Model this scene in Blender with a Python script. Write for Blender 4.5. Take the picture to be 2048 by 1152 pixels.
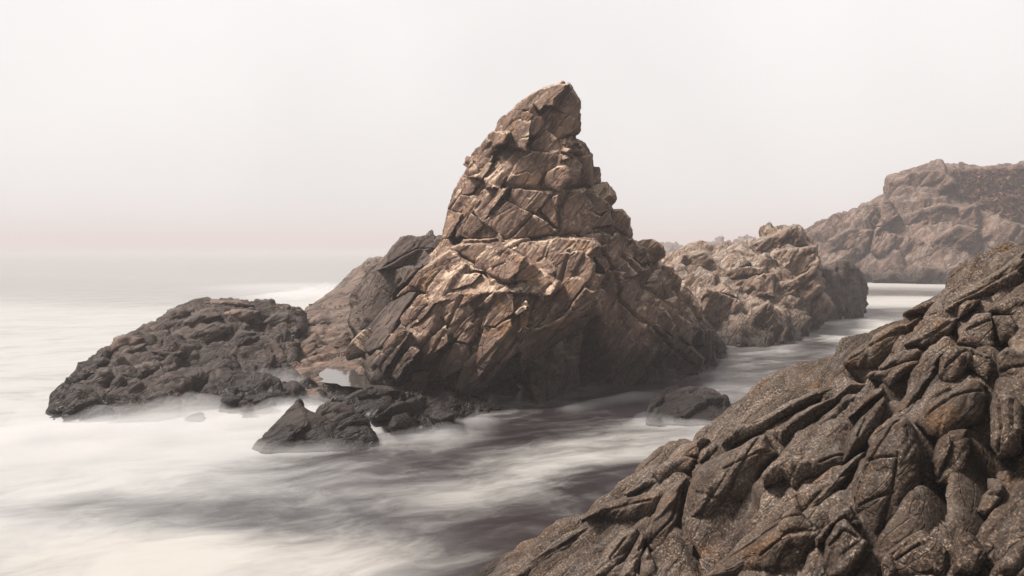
import bpy, bmesh, math, random
import numpy as np
from mathutils import Vector, Matrix
from mathutils.bvhtree import BVHTree

# ------------------------------------------------------------------ camera, sky, sun, exposure
scene = bpy.context.scene
for o in list(bpy.data.objects): bpy.data.objects.remove(o)
CAM_H, FPX, HORIZON = 5.0, 1600.0, 488.0
PITCH = math.atan((576 - HORIZON) / FPX)
cam_data = bpy.data.cameras.new('camera')
cam = bpy.data.objects.new('camera', cam_data)
scene.collection.objects.link(cam)
cam.location = (0, 0, CAM_H)
cam.rotation_euler = (math.pi / 2 - PITCH, 0, 0)
cam_data.sensor_width = 36.0
cam_data.lens = 36.0 * FPX / 2048.0
cam_data.clip_start = 0.1
cam_data.clip_end = 20000
scene.camera = cam

SUN_EL, SUN_AZ = math.radians(57), math.radians(-84)     # azimuth measured from +Y towards +X
world = bpy.data.worlds.new('World'); scene.world = world; world.use_nodes = True
wn = world.node_tree; wn.nodes.clear()
w_out = wn.nodes.new('ShaderNodeOutputWorld'); w_bg = wn.nodes.new('ShaderNodeBackground')
sky = wn.nodes.new('ShaderNodeTexSky'); sky.sky_type = 'NISHITA'; sky.sun_disc = False
sky.sun_elevation = SUN_EL; sky.sun_rotation = SUN_AZ
sky.dust_density = 8.0; sky.air_density = 1.0; sky.ozone_density = 0.5
hs = wn.nodes.new('ShaderNodeHueSaturation'); hs.inputs['Saturation'].default_value = 0.04
mixw = wn.nodes.new('ShaderNodeMix'); mixw.data_type = 'RGBA'; mixw.inputs[0].default_value = 0.92
mixw.inputs[7].default_value = (5.0, 4.87, 4.83, 1)       # the bright lid of sea fog
wn.links.new(sky.outputs[0], hs.inputs['Color']); wn.links.new(hs.outputs[0], mixw.inputs[6])
wtc = wn.nodes.new('ShaderNodeTexCoord'); wno = wn.nodes.new('ShaderNodeTexNoise'); wno.inputs['Scale'].default_value = 2.2; wno.inputs['Detail'].default_value = 3
wmr = wn.nodes.new('ShaderNodeMapRange'); wmr.inputs[3].default_value = 0.93; wmr.inputs[4].default_value = 1.06; wmr.inputs[1].default_value = 0.3; wmr.inputs[2].default_value = 0.7
wsc = wn.nodes.new('ShaderNodeVectorMath'); wsc.operation = 'SCALE'
wn.links.new(wtc.outputs['Generated'], wno.inputs['Vector']); wn.links.new(wno.outputs['Fac'], wmr.inputs[0]); wn.links.new(wmr.outputs[0], wsc.inputs['Scale'])
wn.links.new(mixw.outputs[2], wsc.inputs[0]); wn.links.new(wsc.outputs[0], w_bg.inputs[0])       # faint unevenness of the fog overhead
w_bg.inputs[1].default_value = 0.10
wn.links.new(w_bg.outputs[0], w_out.inputs[0])

sun_data = bpy.data.lights.new('sun', 'SUN'); sun_data.energy = 5.0
sun_data.angle = math.radians(14); sun_data.color = (1.0, 0.915, 0.83)
sun = bpy.data.objects.new('sun', sun_data); scene.collection.objects.link(sun)
sd = Vector((math.sin(SUN_AZ) * math.cos(SUN_EL), math.cos(SUN_AZ) * math.cos(SUN_EL), math.sin(SUN_EL)))
sun.location = sd * 200
sun.rotation_euler = sd.to_track_quat('Z', 'Y').to_euler()
scene.view_settings.view_transform = 'Standard'; scene.view_settings.look = 'None'
scene.view_settings.exposure = 1.0; scene.view_settings.gamma = 1.0
scene.view_settings.use_curve_mapping = False
scene.render.engine = 'CYCLES'
scene.cycles.use_denoising = True
scene.cycles.max_bounces = 8; scene.cycles.diffuse_bounces = 2; scene.cycles.glossy_bounces = 3
scene.cycles.volume_bounces = 3; scene.cycles.transparent_max_bounces = 16
scene.cycles.sample_clamp_indirect = 4.0

# ------------------------------------------------------------------ helpers
CP, SP = math.cos(PITCH), math.sin(PITCH)
def U(px, py, D):
    """the point D metres ahead of the camera that the photograph shows at pixel px, py"""
    a, b = (px - 1024) / FPX, (576 - py) / FPX
    y, z = CP + b * SP, -SP + b * CP
    t = D / y
    return np.array((a * t, D, CAM_H + z * t))
def G(px, py, z=0.0):
    """the point on the level z that shows at px, py"""
    a, b = (px - 1024) / FPX, (576 - py) / FPX
    y, zz = CP + b * SP, -SP + b * CP
    t = (z - CAM_H) / zz
    return np.array((a * t, y * t, z))

_rng = np.random.RandomState(7)
PERM = _rng.permutation(4096).astype(np.int64)
RND = _rng.rand(4096, 8).astype(np.float32)
GRAD = _rng.normal(size=(4096, 3)).astype(np.float32)
GRAD /= np.linalg.norm(GRAD, axis=1)[:, None]
def hsh(i, j, k, seed=0):
    return PERM[(PERM[(PERM[(i + seed) & 4095] + j) & 4095] + k) & 4095]
def perlin(p, seed=0):
    p = np.asarray(p, np.float32); b = np.floor(p).astype(np.int64); f = p - b
    u = f * f * f * (f * (f * 6 - 15) + 10)
    r = 0
    for dx in (0, 1):
        wx = u[:, 0] if dx else 1 - u[:, 0]
        for dy in (0, 1):
            wy = u[:, 1] if dy else 1 - u[:, 1]
            for dz in (0, 1):
                wz = u[:, 2] if dz else 1 - u[:, 2]
                g = GRAD[hsh(b[:, 0] + dx, b[:, 1] + dy, b[:, 2] + dz, seed)]
                d = g[:, 0] * (f[:, 0] - dx) + g[:, 1] * (f[:, 1] - dy) + g[:, 2] * (f[:, 2] - dz)
                r = r + wx * wy * wz * d
    return r
def fbm(p, octv=4, seed=0, gain=0.5):
    r = 0; a = 1.0; q = np.asarray(p, np.float32)
    for o in range(octv):
        r = r + a * perlin(q, seed + o * 17); q = q * 2.03 + 3.7; a *= gain
    return r
def ridged(p, octv=4, seed=0):
    r = 0; a = 1.0; q = np.asarray(p, np.float32)
    for o in range(octv):
        r = r + a * (0.5 - np.abs(perlin(q, seed + o * 17)) * 2); q = q * 2.07 + 1.3; a *= 0.5
    return r
def voronoi(q, seed=0, box=False):
    """nearest jittered cell: F1, F2, hash of the cell, vector from its centre"""
    q = np.asarray(q, np.float32); b = np.floor(q).astype(np.int64); f = q - b
    n = len(q)
    f1 = np.full(n, 9e9, np.float32); f2 = f1.copy(); hid = np.zeros(n, np.int64); dv = np.zeros((n, 3), np.float32)
    for i in (-1, 0, 1):
        for j in (-1, 0, 1):
            for k in (-1, 0, 1):
                h = hsh(b[:, 0] + i, b[:, 1] + j, b[:, 2] + k, seed)
                v = f - (RND[h, :3] * 0.9 + 0.05) - np.array((i, j, k), np.float32)
                d = np.abs(v).max(1) ** 2 if box else (v * v).sum(1)
                m = d < f1
                f2 = np.where(m, f1, np.minimum(f2, d))
                f1 = np.where(m, d, f1); hid = np.where(m, h, hid)
                dv[m] = v[m]
    return np.sqrt(f1), np.sqrt(f2), hid, dv
def sstep(a, b, x):
    t = np.clip((x - a) / (b - a), 0, 1); return t * t * (3 - 2 * t)

def axes(long_axis, normal):
    e1 = np.array(long_axis, float); e1 /= np.linalg.norm(e1)
    e3 = np.array(normal, float); e3 -= e1 * e1.dot(e3); e3 /= np.linalg.norm(e3)
    return np.array((e1, np.cross(e3, e1), e3))

def fracture(P, AX, levels, seed=0):
    """height of a jointed rock surface: blocks cut by Voronoi joints stretched along the bedding"""
    d = np.zeros(len(P), np.float32)
    Q = P @ AX.T
    for li, L in enumerate(levels):
        size = np.array(L['size'], np.float32)
        q = Q / size
        wv = L.get('warp', 0.25)
        if wv:
            q = q + wv * np.stack([perlin(q * 1.3 + 11 * a, seed + 5 + a + li * 7) for a in range(3)], 1)
        f1, f2, h, dv = voronoi(q, seed + li * 101, L.get('box', False))
        e = f2 - f1
        r = RND[h]
        if L.get('off'): d += L['off'] * (r[:, 3] - 0.5) * 2
        if L.get('tilt'): d += L['tilt'] * ((r[:, 4:7] - 0.5) * 2 * dv).sum(1)
        if L.get('crack'): d -= L['crack'] * np.exp(-(e / L.get('w', 0.08)) ** 2) * (0.4 + 0.6 * r[:, 7])
        if L.get('cushion'): d += L['cushion'] * (1 - np.exp(-e / L.get('cw', 0.25)))
    return d

# ------------------------------------------------------------------ mesh builders
def link(name, me, mat=None, parent=None, origin=(0, 0, 0)):
    ob = bpy.data.objects.new(name, me); scene.collection.objects.link(ob)
    if mat: me.materials.append(mat)
    if parent is not None: ob.parent = parent
    else: ob.location = origin
    return ob
def empty(name, loc, label, cat, group=None):
    ob = bpy.data.objects.new(name, None); scene.collection.objects.link(ob)
    ob.location = loc; ob.empty_display_size = 0.3
    ob['label'] = label; ob['category'] = cat
    if group: ob['group'] = group
    return ob
def tag(ob, label, cat, group=None):
    ob['label'] = label; ob['category'] = cat
    if group: ob['group'] = group
    return ob

def hull_mesh(hulls):
    bm = bmesh.new()
    for pts in hulls:
        b2 = bmesh.new()
        for p in pts: b2.verts.new(p)
        r = bmesh.ops.convex_hull(b2, input=b2.verts)
        bmesh.ops.delete(b2, geom=[v for v in b2.verts if not v.link_faces], context='VERTS')
        bmesh.ops.recalc_face_normals(b2, faces=b2.faces)
        me = bpy.data.meshes.new('tmp'); b2.to_mesh(me); b2.free()
        bm.from_mesh(me); bpy.data.meshes.remove(me)
    me = bpy.data.meshes.new('tmp'); bm.to_mesh(me); bm.free()
    return me
def remesh(me, voxel):
    ob = bpy.data.objects.new('tmp', me); scene.collection.objects.link(ob)
    m = ob.modifiers.new('r', 'REMESH'); m.mode = 'VOXEL'; m.voxel_size = voxel
    dg = bpy.context.evaluated_depsgraph_get(); dg.update()
    out = bpy.data.meshes.new_from_object(ob.evaluated_get(dg))
    bpy.data.objects.remove(ob); bpy.data.meshes.remove(me)
    return out
def get_v(me):
    a = np.empty(len(me.vertices) * 3, np.float32); me.vertices.foreach_get('co', a); return a.reshape(-1, 3)
def set_v(me, v):
    me.vertices.foreach_set('co', np.ascontiguousarray(v, np.float32).ravel()); me.update()
def get_n(me):
    a = np.empty(len(me.vertices) * 3, np.float32); me.vertex_normals.foreach_get('vector', a); return a.reshape(-1, 3)
def edges_of(me):
    a = np.empty(len(me.edges) * 2, np.int32); me.edges.foreach_get('vertices', a); return a.reshape(-1, 2)
def laplace(v, e, it):
    n = len(v)
    deg = (np.bincount(e[:, 0], minlength=n) + np.bincount(e[:, 1], minlength=n)).astype(np.float32)[:, None]
    for _ in range(it):
        s = np.stack([np.bincount(e[:, 0], v[e[:, 1], c], n) + np.bincount(e[:, 1], v[e[:, 0], c], n) for c in range(v.shape[1])], 1)
        v = (v + s / np.maximum(deg, 1)) / 2
    return v.astype(np.float32)

def carve_depth(P, lines):
    """depth of the long open joints traced on the rock face"""
    q = P - np.array((0, 0, CAM_H)); yy = q[:, 1] * CP - q[:, 2] * SP; zz = q[:, 1] * SP + q[:, 2] * CP
    X = np.stack([1024 + FPX * q[:, 0] / yy, 576 - FPX * zz / yy, 0 * yy], 1)
    X[:, :2] += 5 * np.stack([fbm(P * 1.1, 3, 71), fbm(P * 1.1, 3, 72)], 1)
    d = np.zeros(len(P))
    for pts, w, dep in lines:
        d = np.maximum(d, dep * np.exp(-(seg_dist(X, [np.array(p, float) for p in pts]) / w) ** 2))
    return d.astype(np.float32)
def seg_dist(P, pts):
    d = np.full(len(P), 1e9)
    for a, c in zip(pts[:-1], pts[1:]):
        ab = c[:2] - a[:2]; t = np.clip(((P[:, :2] - a[:2]) @ ab) / max(ab @ ab, 1e-9), 0, 1)
        q = a[:2] + t[:, None] * ab
        d = np.minimum(d, np.hypot(*(P[:, :2] - q).T))
    return d

def rock(name, hulls, voxel, AX, levels, mat, parent=None, origin=(0, 0, 0), label=None, cat='rock', group=None,
         rough=0.03, rough_size=0.5, lump=0.0, lump_size=3.0, smooth_it=2, seed=0, flat=False, cut_z=-0.6, bvh=None, sink=0.0, carve=None):
    me = remesh(hull_mesh(hulls), voxel)
    v = get_v(me); e = edges_of(me)
    v = laplace(v, e, smooth_it); set_v(me, v)
    n = laplace(get_n(me), e, 3); n /= np.maximum(np.linalg.norm(n, axis=1)[:, None], 1e-6)
    d = np.full(len(v), -sink, np.float32)
    if lump: d += lump * fbm(v / lump_size, 3, seed + 3)
    d += fracture(v, AX, levels, seed)
    if rough: d += rough * fbm((v @ AX.T) / (np.array((1.8, 1, 0.7), np.float32) * rough_size), 4, seed + 9, 0.55)
    if carve: d -= carve_depth(v, carve)
    v = v + n * d[:, None]
    set_v(me, v)
    if cut_z is not None:
        bm = bmesh.new(); bm.from_mesh(me)
        bmesh.ops.delete(bm, geom=[x for x in bm.verts if x.co.z < cut_z], context='VERTS')
        bm.to_mesh(me); bm.free()
    if bvh is not None:
        vv = get_v(me)
        me.calc_loop_triangles()
        t = np.empty(len(me.loop_triangles) * 3, np.int32); me.loop_triangles.foreach_get('vertices', t)
        bvh.append(BVHTree.FromPolygons(vv.tolist(), t.reshape(-1, 3).tolist()))
    base = np.array(parent.location) if parent is not None else np.array(origin)
    set_v(me, get_v(me) - base.astype(np.float32))
    me.polygons.foreach_set('use_smooth', np.full(len(me.polygons), not flat))
    me.name = name
    ob = link(name, me, mat, parent, origin)
    if label: tag(ob, label, cat, group)
    return ob

CAM = np.array((0, 0, CAM_H))
def ray_dir(px, py):
    d = U(px, py, 10.0) - CAM; return d / np.linalg.norm(d)
def cast(bvhs, d):
    best = None
    for t in bvhs:
        h = t.ray_cast(Vector(CAM), Vector(d))
        if h[0] is not None and (best is None or h[3] < best[0]): best = (h[3], np.array(h[1]))
    return best
def poly_sd(P, poly):
    """signed distance to a polygon, positive inside"""
    n = len(poly); d = np.full(len(P), 1e9); inside = np.zeros(len(P), bool)
    for i in range(n):
        a, c = poly[i], poly[(i + 1) % n]
        ab = c - a; t = np.clip(((P - a) @ ab) / max(ab @ ab, 1e-12), 0, 1)
        d = np.minimum(d, np.hypot(*(P - (a + t[:, None] * ab)).T))
        k = ((a[1] > P[:, 1]) != (c[1] > P[:, 1]))
        with np.errstate(divide='ignore', invalid='ignore'):
            xi = (c[0] - a[0]) * (P[:, 1] - a[1]) / (c[1] - a[1]) + a[0]
        inside ^= k & (P[:, 0] < xi)
    return np.where(inside, d, -d)
FACE = {'L': (-0.80, -0.50, 0.38), 'F': (-0.15, -0.93, 0.28), 'R': (0.55, -0.80, 0.12), 'T': (-0.22, -0.68, 0.70), 'U': (0.25, -0.85, -0.45),
        'LT': (-0.55, -0.5, 0.67), 'RT': (0.4, -0.6, 0.65), 'LF': (-0.5, -0.82, 0.28), 'FR': (0.25, -0.93, 0.2)}
def block(name, poly, face, proud, bvhs, AX, mat, parent, levels=(), edge=0.12, dome=0.0, rough=0.02, rough_size=0.4, seed=0,
          px_step=1.1, auto=0.5, wobble=0.05, skirt_add=0.5, jit=0.12, label=None, carve=None):
    rs = np.random.RandomState(seed * 31 + 5)
    poly = np.array(poly, float); c = poly.mean(0)
    dc = ray_dir(*c)
    hits = []
    for q in [c] + [c + (p - c) * 0.75 for p in poly] + [c + (p - c) * 0.4 for p in poly]:
        h = cast(bvhs, ray_dir(*q))
        if h: hits.append((q, h[0], h[1]))
    if not hits: return None
    ts = np.array([h[1] for h in hits]); t0 = np.median(ts)
    hits = [h for h in hits if abs(h[1] - t0) < 0.12 * t0]
    if face == 'A':
        nb = np.mean([h[2] for h in hits], 0); nb /= max(np.linalg.norm(nb), 1e-6)
        n = nb * (1 - auto) - dc * auto
    else: n = np.array(FACE[face] if isinstance(face, str) else face, float)
    n = n / np.linalg.norm(n) + rs.normal(size=3) * jit; n /= np.linalg.norm(n)
    while min(-n @ ray_dir(*p) for p in poly) < 0.24:
        n = n - 0.08 * dc; n /= np.linalg.norm(n)
    O = CAM + dc * np.mean([h[1] for h in hits]) + n * proud
    pts = []
    for p in poly:
        d = ray_dir(*p); pts.append(CAM + d * (((O - CAM) @ n) / (d @ n)))
    pts = np.array(pts)
    deep = 0.2
    for q, t, _ in hits:
        d = ray_dir(*q); X = CAM + d * (((O - CAM) @ n) / (d @ n)); deep = max(deep, (X - (CAM + d * t)) @ n)
    deep += skirt_add
    u = np.cross((0, 0, 1), n)
    u = u / np.linalg.norm(u) if np.linalg.norm(u) > 0.1 else np.array((1.0, 0, 0)); v = np.cross(n, u)
    P2 = np.stack([(pts - O) @ u, (pts - O) @ v], 1)
    D = np.linalg.norm(O - CAM); s = D / 800.0 * px_step
    lo, hi = P2.min(0) - 5 * s, P2.max(0) + 5 * s
    gx = np.arange(lo[0], hi[0] + s, s); gy = np.arange(lo[1], hi[1] + s, s)
    X, Y = np.meshgrid(gx, gy); Q = np.stack([X.ravel(), Y.ravel()], 1)
    size = math.sqrt(abs(np.prod(P2.max(0) - P2.min(0))))
    sd = poly_sd(Q, P2)
    W = O + Q[:, :1] * u + Q[:, 1:] * v
    sd = sd + wobble * size * fbm(W / (size * 0.35), 3, seed)
    m = 2.2 * s
    r = max(edge * size, 1e-3)
    inn = np.clip(sd / r, 0, 1)
    hgt = -r * 0.8 * (1 - np.sqrt(np.clip(1 - (1 - inn) ** 2, 0, 1)))
    if dome: hgt += dome * size * (np.clip(1 - np.exp(-np.maximum(sd, 0) / (0.22 * size)), 0, 1) - 0.6)
    dsp = np.zeros(len(W), np.float32)
    if levels: dsp = dsp + fracture(W, AX, levels, seed)
    dsp = dsp + rough * fbm((W @ AX.T) / (np.array((1.8, 1, 0.7)) * rough_size), 4, seed + 9, 0.55)
    if carve: dsp = dsp - carve_depth(W, carve)
    back = (W - CAM) / np.linalg.norm(W - CAM, axis=1)[:, None]
    W = W + n * (hgt + dsp * np.clip(1 + sd / m, 0, 1))[:, None] + back * (deep * 1.4 * np.clip(-sd / m, 0, 1))[:, None]
    keep = sd > -m * 1.3
    ny, nx = X.shape; idx = np.arange(nx * ny).reshape(ny, nx)
    Fq = np.stack([idx[:-1, :-1], idx[:-1, 1:], idx[1:, 1:], idx[1:, :-1]], -1).reshape(-1, 4)
    Fq = Fq[keep[Fq].all(1)]
    if len(Fq) < 4: return None
    used = np.unique(Fq); re = np.full(nx * ny, -1); re[used] = np.arange(len(used))
    W = W[used] - np.array(parent.location)
    me = bpy.data.meshes.new(name); me.from_pydata(W.tolist(), [], re[Fq].tolist())
    me.polygons.foreach_set('use_smooth', np.ones(len(me.polygons), bool))
    ob = link(name, me, mat, parent)
    if label: ob['label'] = label
    return ob

# ------------------------------------------------------------------ materials
def new_mat(name):
    m = bpy.data.materials.new(name); m.use_nodes = True
    nt = m.node_tree; nt.nodes.clear()
    out = nt.nodes.new('ShaderNodeOutputMaterial')
    return m, nt, out
class NB:
    def __init__(s, nt): s.nt = nt
    def n(s, t, **k):
        x = s.nt.nodes.new(t)
        for a, b in k.items(): setattr(x, a, b)
        return x
    def l(s, a, b): s.nt.links.new(a, b)
    def noise(s, vec, scale, detail=5, rough=0.6, dist=0.0):
        x = s.n('ShaderNodeTexNoise'); x.inputs['Scale'].default_value = scale
        x.inputs['Detail'].default_value = detail; x.inputs['Roughness'].default_value = rough
        x.inputs['Distortion'].default_value = dist
        s.l(vec, x.inputs['Vector']); return x.outputs['Fac']
    def ramp(s, fac, stops):
        x = s.n('ShaderNodeValToRGB'); cr = x.color_ramp
        while len(cr.elements) < len(stops): cr.elements.new(0.5)
        for e, (p, c) in zip(cr.elements, stops):
            e.position = p; e.color = tuple(c) + (1,) if len(c) == 3 else c
        s.l(fac, x.inputs[0]); return x.outputs[0]
    def mr(s, fac, a, b, c=0.0, d=1.0, smooth=False):
        x = s.n('ShaderNodeMapRange')
        if smooth: x.interpolation_type = 'SMOOTHSTEP'
        s.l(fac, x.inputs[0])
        for i, val in zip((1, 2, 3, 4), (a, b, c, d)): x.inputs[i].default_value = val
        return x.outputs[0]
    def mix(s, fac, a, b, blend='MIX'):
        x = s.n('ShaderNodeMix', data_type='RGBA', blend_type=blend)
        for sock, val in ((x.inputs[0], fac), (x.inputs[6], a), (x.inputs[7], b)):
            if isinstance(val, (int, float)): sock.default_value = val
            elif isinstance(val, tuple): sock.default_value = val + (1,) if len(val) == 3 else val
            else: s.l(val, sock)
        return x.outputs[2]
    def math(s, op, a, b=None):
        x = s.n('ShaderNodeMath', operation=op)
        for sock, val in ((x.inputs[0], a), (x.inputs[1], b)):
            if val is None: continue
            if isinstance(val, (int, float)): sock.default_value = val
            else: s.l(val, sock)
        return x.outputs[0]

def rock_material(name, dark, mid, light, ochre, AX, scale=1.0, ochre_amt=0.35, pale_amt=0.25, pale=(0.42, 0.38, 0.33),
                  wet_z=None, wet_col=(0.010, 0.0078, 0.0072), grain=None, grain_contrast=0.5, bump=0.5, bump_dist=0.05, rough=0.85, crack=0.8, tone=1.0):
    dark, mid, light, ochre, pale = [tuple(x * k for x in c) for c, k in ((dark, tone * 0.36), (mid, tone * 0.68), (light, tone * 0.95), (ochre, tone * 0.75), (pale, tone * 0.85))]
    m, nt, out = new_mat(name); b = NB(nt)
    geo = b.n('ShaderNodeNewGeometry'); pos = geo.outputs['Position']
    mp = b.n('ShaderNodeMapping'); mp.vector_type = 'TEXTURE'
    mp.inputs['Rotation'].default_value = Matrix([list(r) for r in AX]).transposed().to_euler()
    mp.inputs['Scale'].default_value = (3.0 / scale, 1.0 / scale, 0.7 / scale)
    b.l(pos, mp.inputs['Vector']); st = mp.outputs[0]
    n1 = b.noise(pos, 0.45 * scale, 6, 0.62, 0.4)
    n2 = b.noise(st, 1.6, 7, 0.65, 0.3)
    n3 = b.noise(pos, 9.0 * scale, 6, 0.7)
    f = b.math('ADD', b.math('MULTIPLY', n1, 0.45), b.math('ADD', b.math('MULTIPLY', n2, 0.4), b.math('MULTIPLY', n3, 0.25)))
    col = b.ramp(f, [(0.38, dark), (0.53, mid), (0.70, light)])
    oc = b.mr(b.noise(pos, 0.9 * scale, 6, 0.65, 0.6), 0.52, 0.68, 0, ochre_amt, True)
    col = b.mix(oc, col, ochre)
    # pale mineral streaks and lichen, also painting top light onto upward faces
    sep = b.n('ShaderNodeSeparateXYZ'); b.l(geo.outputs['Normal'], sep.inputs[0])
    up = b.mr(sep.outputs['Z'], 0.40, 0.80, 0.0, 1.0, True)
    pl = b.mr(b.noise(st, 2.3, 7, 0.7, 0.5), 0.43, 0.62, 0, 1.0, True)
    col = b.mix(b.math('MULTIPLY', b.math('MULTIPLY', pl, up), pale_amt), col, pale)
    rg = b.mr(n3, 0.3, 0.7, rough - 0.12, rough + 0.1)
    if grain:
        gn = b.noise(pos, grain, 3, 0.85)
        gv = b.ramp(gn, [(0.34, (0.12, 0.11, 0.10)), (0.46, (0.6, 0.58, 0.56)), (0.56, (1.15, 1.1, 1.05)), (0.66, (3.6, 3.35, 3.1))])
        col = b.mix(b.mr(b.noise(pos, 1.3, 4, 0.6), 0.35, 0.65, grain_contrast * 0.45, grain_contrast), col, gv, 'MULTIPLY')
    if wet_z is not None:
        sp = b.n('ShaderNodeSeparateXYZ'); b.l(pos, sp.inputs[0])
        zz = b.math('ADD', sp.outputs['Z'], b.math('MULTIPLY', b.math('SUBTRACT', n1, 0.5), 1.6))
        wet = b.mr(zz, wet_z[0], wet_z[1], 0.93, 0.0, True)
        col = b.mix(wet, col, wet_col)
        x = b.n('ShaderNodeMix', data_type='FLOAT'); b.l(wet, x.inputs[0]); b.l(rg, x.inputs[2]); x.inputs[3].default_value = 0.42
        rg = x.outputs[0]
    bs = b.n('ShaderNodeBsdfPrincipled'); b.l(col, bs.inputs['Base Color']); b.l(rg, bs.inputs['Roughness'])
    bs.inputs['Specular IOR Level'].default_value = 0.12
    bh = b.math('ADD', b.math('MULTIPLY', n2, 1.2), b.noise(pos, 5.0 * scale, 9, 0.72))
    if grain: bh = b.math('ADD', bh, b.math('MULTIPLY', b.noise(pos, grain * 0.6, 3, 0.7), 0.35))
    wp = b.n('ShaderNodeTexNoise'); wp.inputs['Scale'].default_value = 1.7; wp.inputs['Detail'].default_value = 4; b.l(st, wp.inputs['Vector'])
    wa = b.n('ShaderNodeVectorMath', operation='MULTIPLY_ADD'); b.l(wp.outputs['Color'], wa.inputs[0]); wa.inputs[1].default_value = (0.7, 0.7, 0.7); b.l(st, wa.inputs[2])
    for sc_, wd, am in ((1.1, 0.035, 1.3 * crack), (2.9, 0.05, 0.8 * crack)):
        vo = b.n('ShaderNodeTexVoronoi', feature='DISTANCE_TO_EDGE'); vo.inputs['Scale'].default_value = sc_; b.l(wa.outputs[0], vo.inputs['Vector'])
        bh = b.math('ADD', bh, b.math('MULTIPLY', b.mr(vo.outputs['Distance'], 0.0, wd, 0, 1), am))
    bp = b.n('ShaderNodeBump'); bp.inputs['Strength'].default_value = bump; bp.inputs['Distance'].default_value = bump_dist
    b.l(bh, bp.inputs['Height']); b.l(bp.outputs[0], bs.inputs['Normal'])
    b.l(bs.outputs[0], out.inputs['Surface'])
    return m

AX_S = axes((0.62, 0.25, 0.78), (-0.70, -0.35, 0.62))       # bedding of the stack
AX_F = axes((0.70, 0.30, 0.55), (-0.60, -0.15, 0.80))        # bedding of the near slope
AX_R = axes((0.85, 0.40, 0.45), (-0.35, -0.3, 0.9))

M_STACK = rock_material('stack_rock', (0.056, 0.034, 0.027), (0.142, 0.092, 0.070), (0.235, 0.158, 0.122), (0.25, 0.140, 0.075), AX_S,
                        1.0, 0.65, 0.85, (0.50, 0.385, 0.285), wet_z=(0.4, 3.0), tone=1.15, bump=0.8, bump_dist=0.10)  # wet foot of the stack; its upper reach also paints in shade
M_DARK = rock_material('shoulder_rock', (0.045, 0.033, 0.028), (0.080, 0.060, 0.052), (0.120, 0.090, 0.076), (0.12, 0.075, 0.05), AX_S, 1.0, 0.3, 0.3, (0.2, 0.165, 0.14), wet_z=(0.3, 2.2), bump=0.8, bump_dist=0.10)
M_WET = rock_material('wet_rock', (0.024, 0.0175, 0.0155), (0.050, 0.037, 0.033), (0.08, 0.06, 0.05), (0.10, 0.068, 0.046), AX_R, 1.2, 0.25, 0.12, (0.2, 0.17, 0.14), wet_z=(0.5, 1.5), bump=0.7, bump_dist=0.08, rough=0.6)
M_REEF = rock_material('reef_rock', (0.024, 0.0175, 0.0155), (0.050, 0.037, 0.033), (0.085, 0.064, 0.055), (0.10, 0.068, 0.046), AX_R,
                       1.2, 0.25, 0.12, (0.2, 0.17, 0.14), wet_z=(0.1, 1.5), tone=1.0, bump=0.7, bump_dist=0.08, rough=0.7)
M_SHELF = rock_material('shelf_rock', (0.045, 0.030, 0.025), (0.095, 0.064, 0.051), (0.15, 0.10, 0.08), (0.18, 0.085, 0.048), AX_R,
                        1.0, 0.5, 0.15, wet_z=(0.0, 0.8), bump=0.7, bump_dist=0.08, rough=0.7)
M_MID = rock_material('channel_rock', (0.085, 0.053, 0.039), (0.175, 0.117, 0.087), (0.28, 0.195, 0.148), (0.26, 0.165, 0.095), AX_S,
                      0.7, 0.4, 0.5, wet_z=(0.2, 2.2), tone=0.98, bump=0.9, bump_dist=0.15)
M_CLIFF = rock_material('cliff_rock', (0.075, 0.046, 0.037), (0.155, 0.100, 0.078), (0.24, 0.160, 0.128), (0.22, 0.13, 0.09), AX_S,
                        0.4, 0.4, 0.3, wet_z=(0.3, 2.5), tone=0.78, bump=0.9, bump_dist=0.3)
M_SLOPE = rock_material('slope_granite', (0.034, 0.023, 0.0175), (0.086, 0.063, 0.049), (0.165, 0.130, 0.106), (0.15, 0.078, 0.034), AX_F,
                        1.6, 0.55, 0.30, (0.20, 0.185, 0.175), wet_z=(-0.4, 0.6), grain=40.0, grain_contrast=1.0, crack=0.35, tone=0.74, bump=0.9, bump_dist=0.03, rough=0.8)

def H(*pts):
    return [U(*p) for p in pts]
def HB(front, dD):
    """hull of traced points together with the same points dD further back"""
    f = [U(*p) for p in front]
    return f + [p + np.array((p[0] / p[1] * dD * 0.6, dD, 0)) for p in f]

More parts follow.
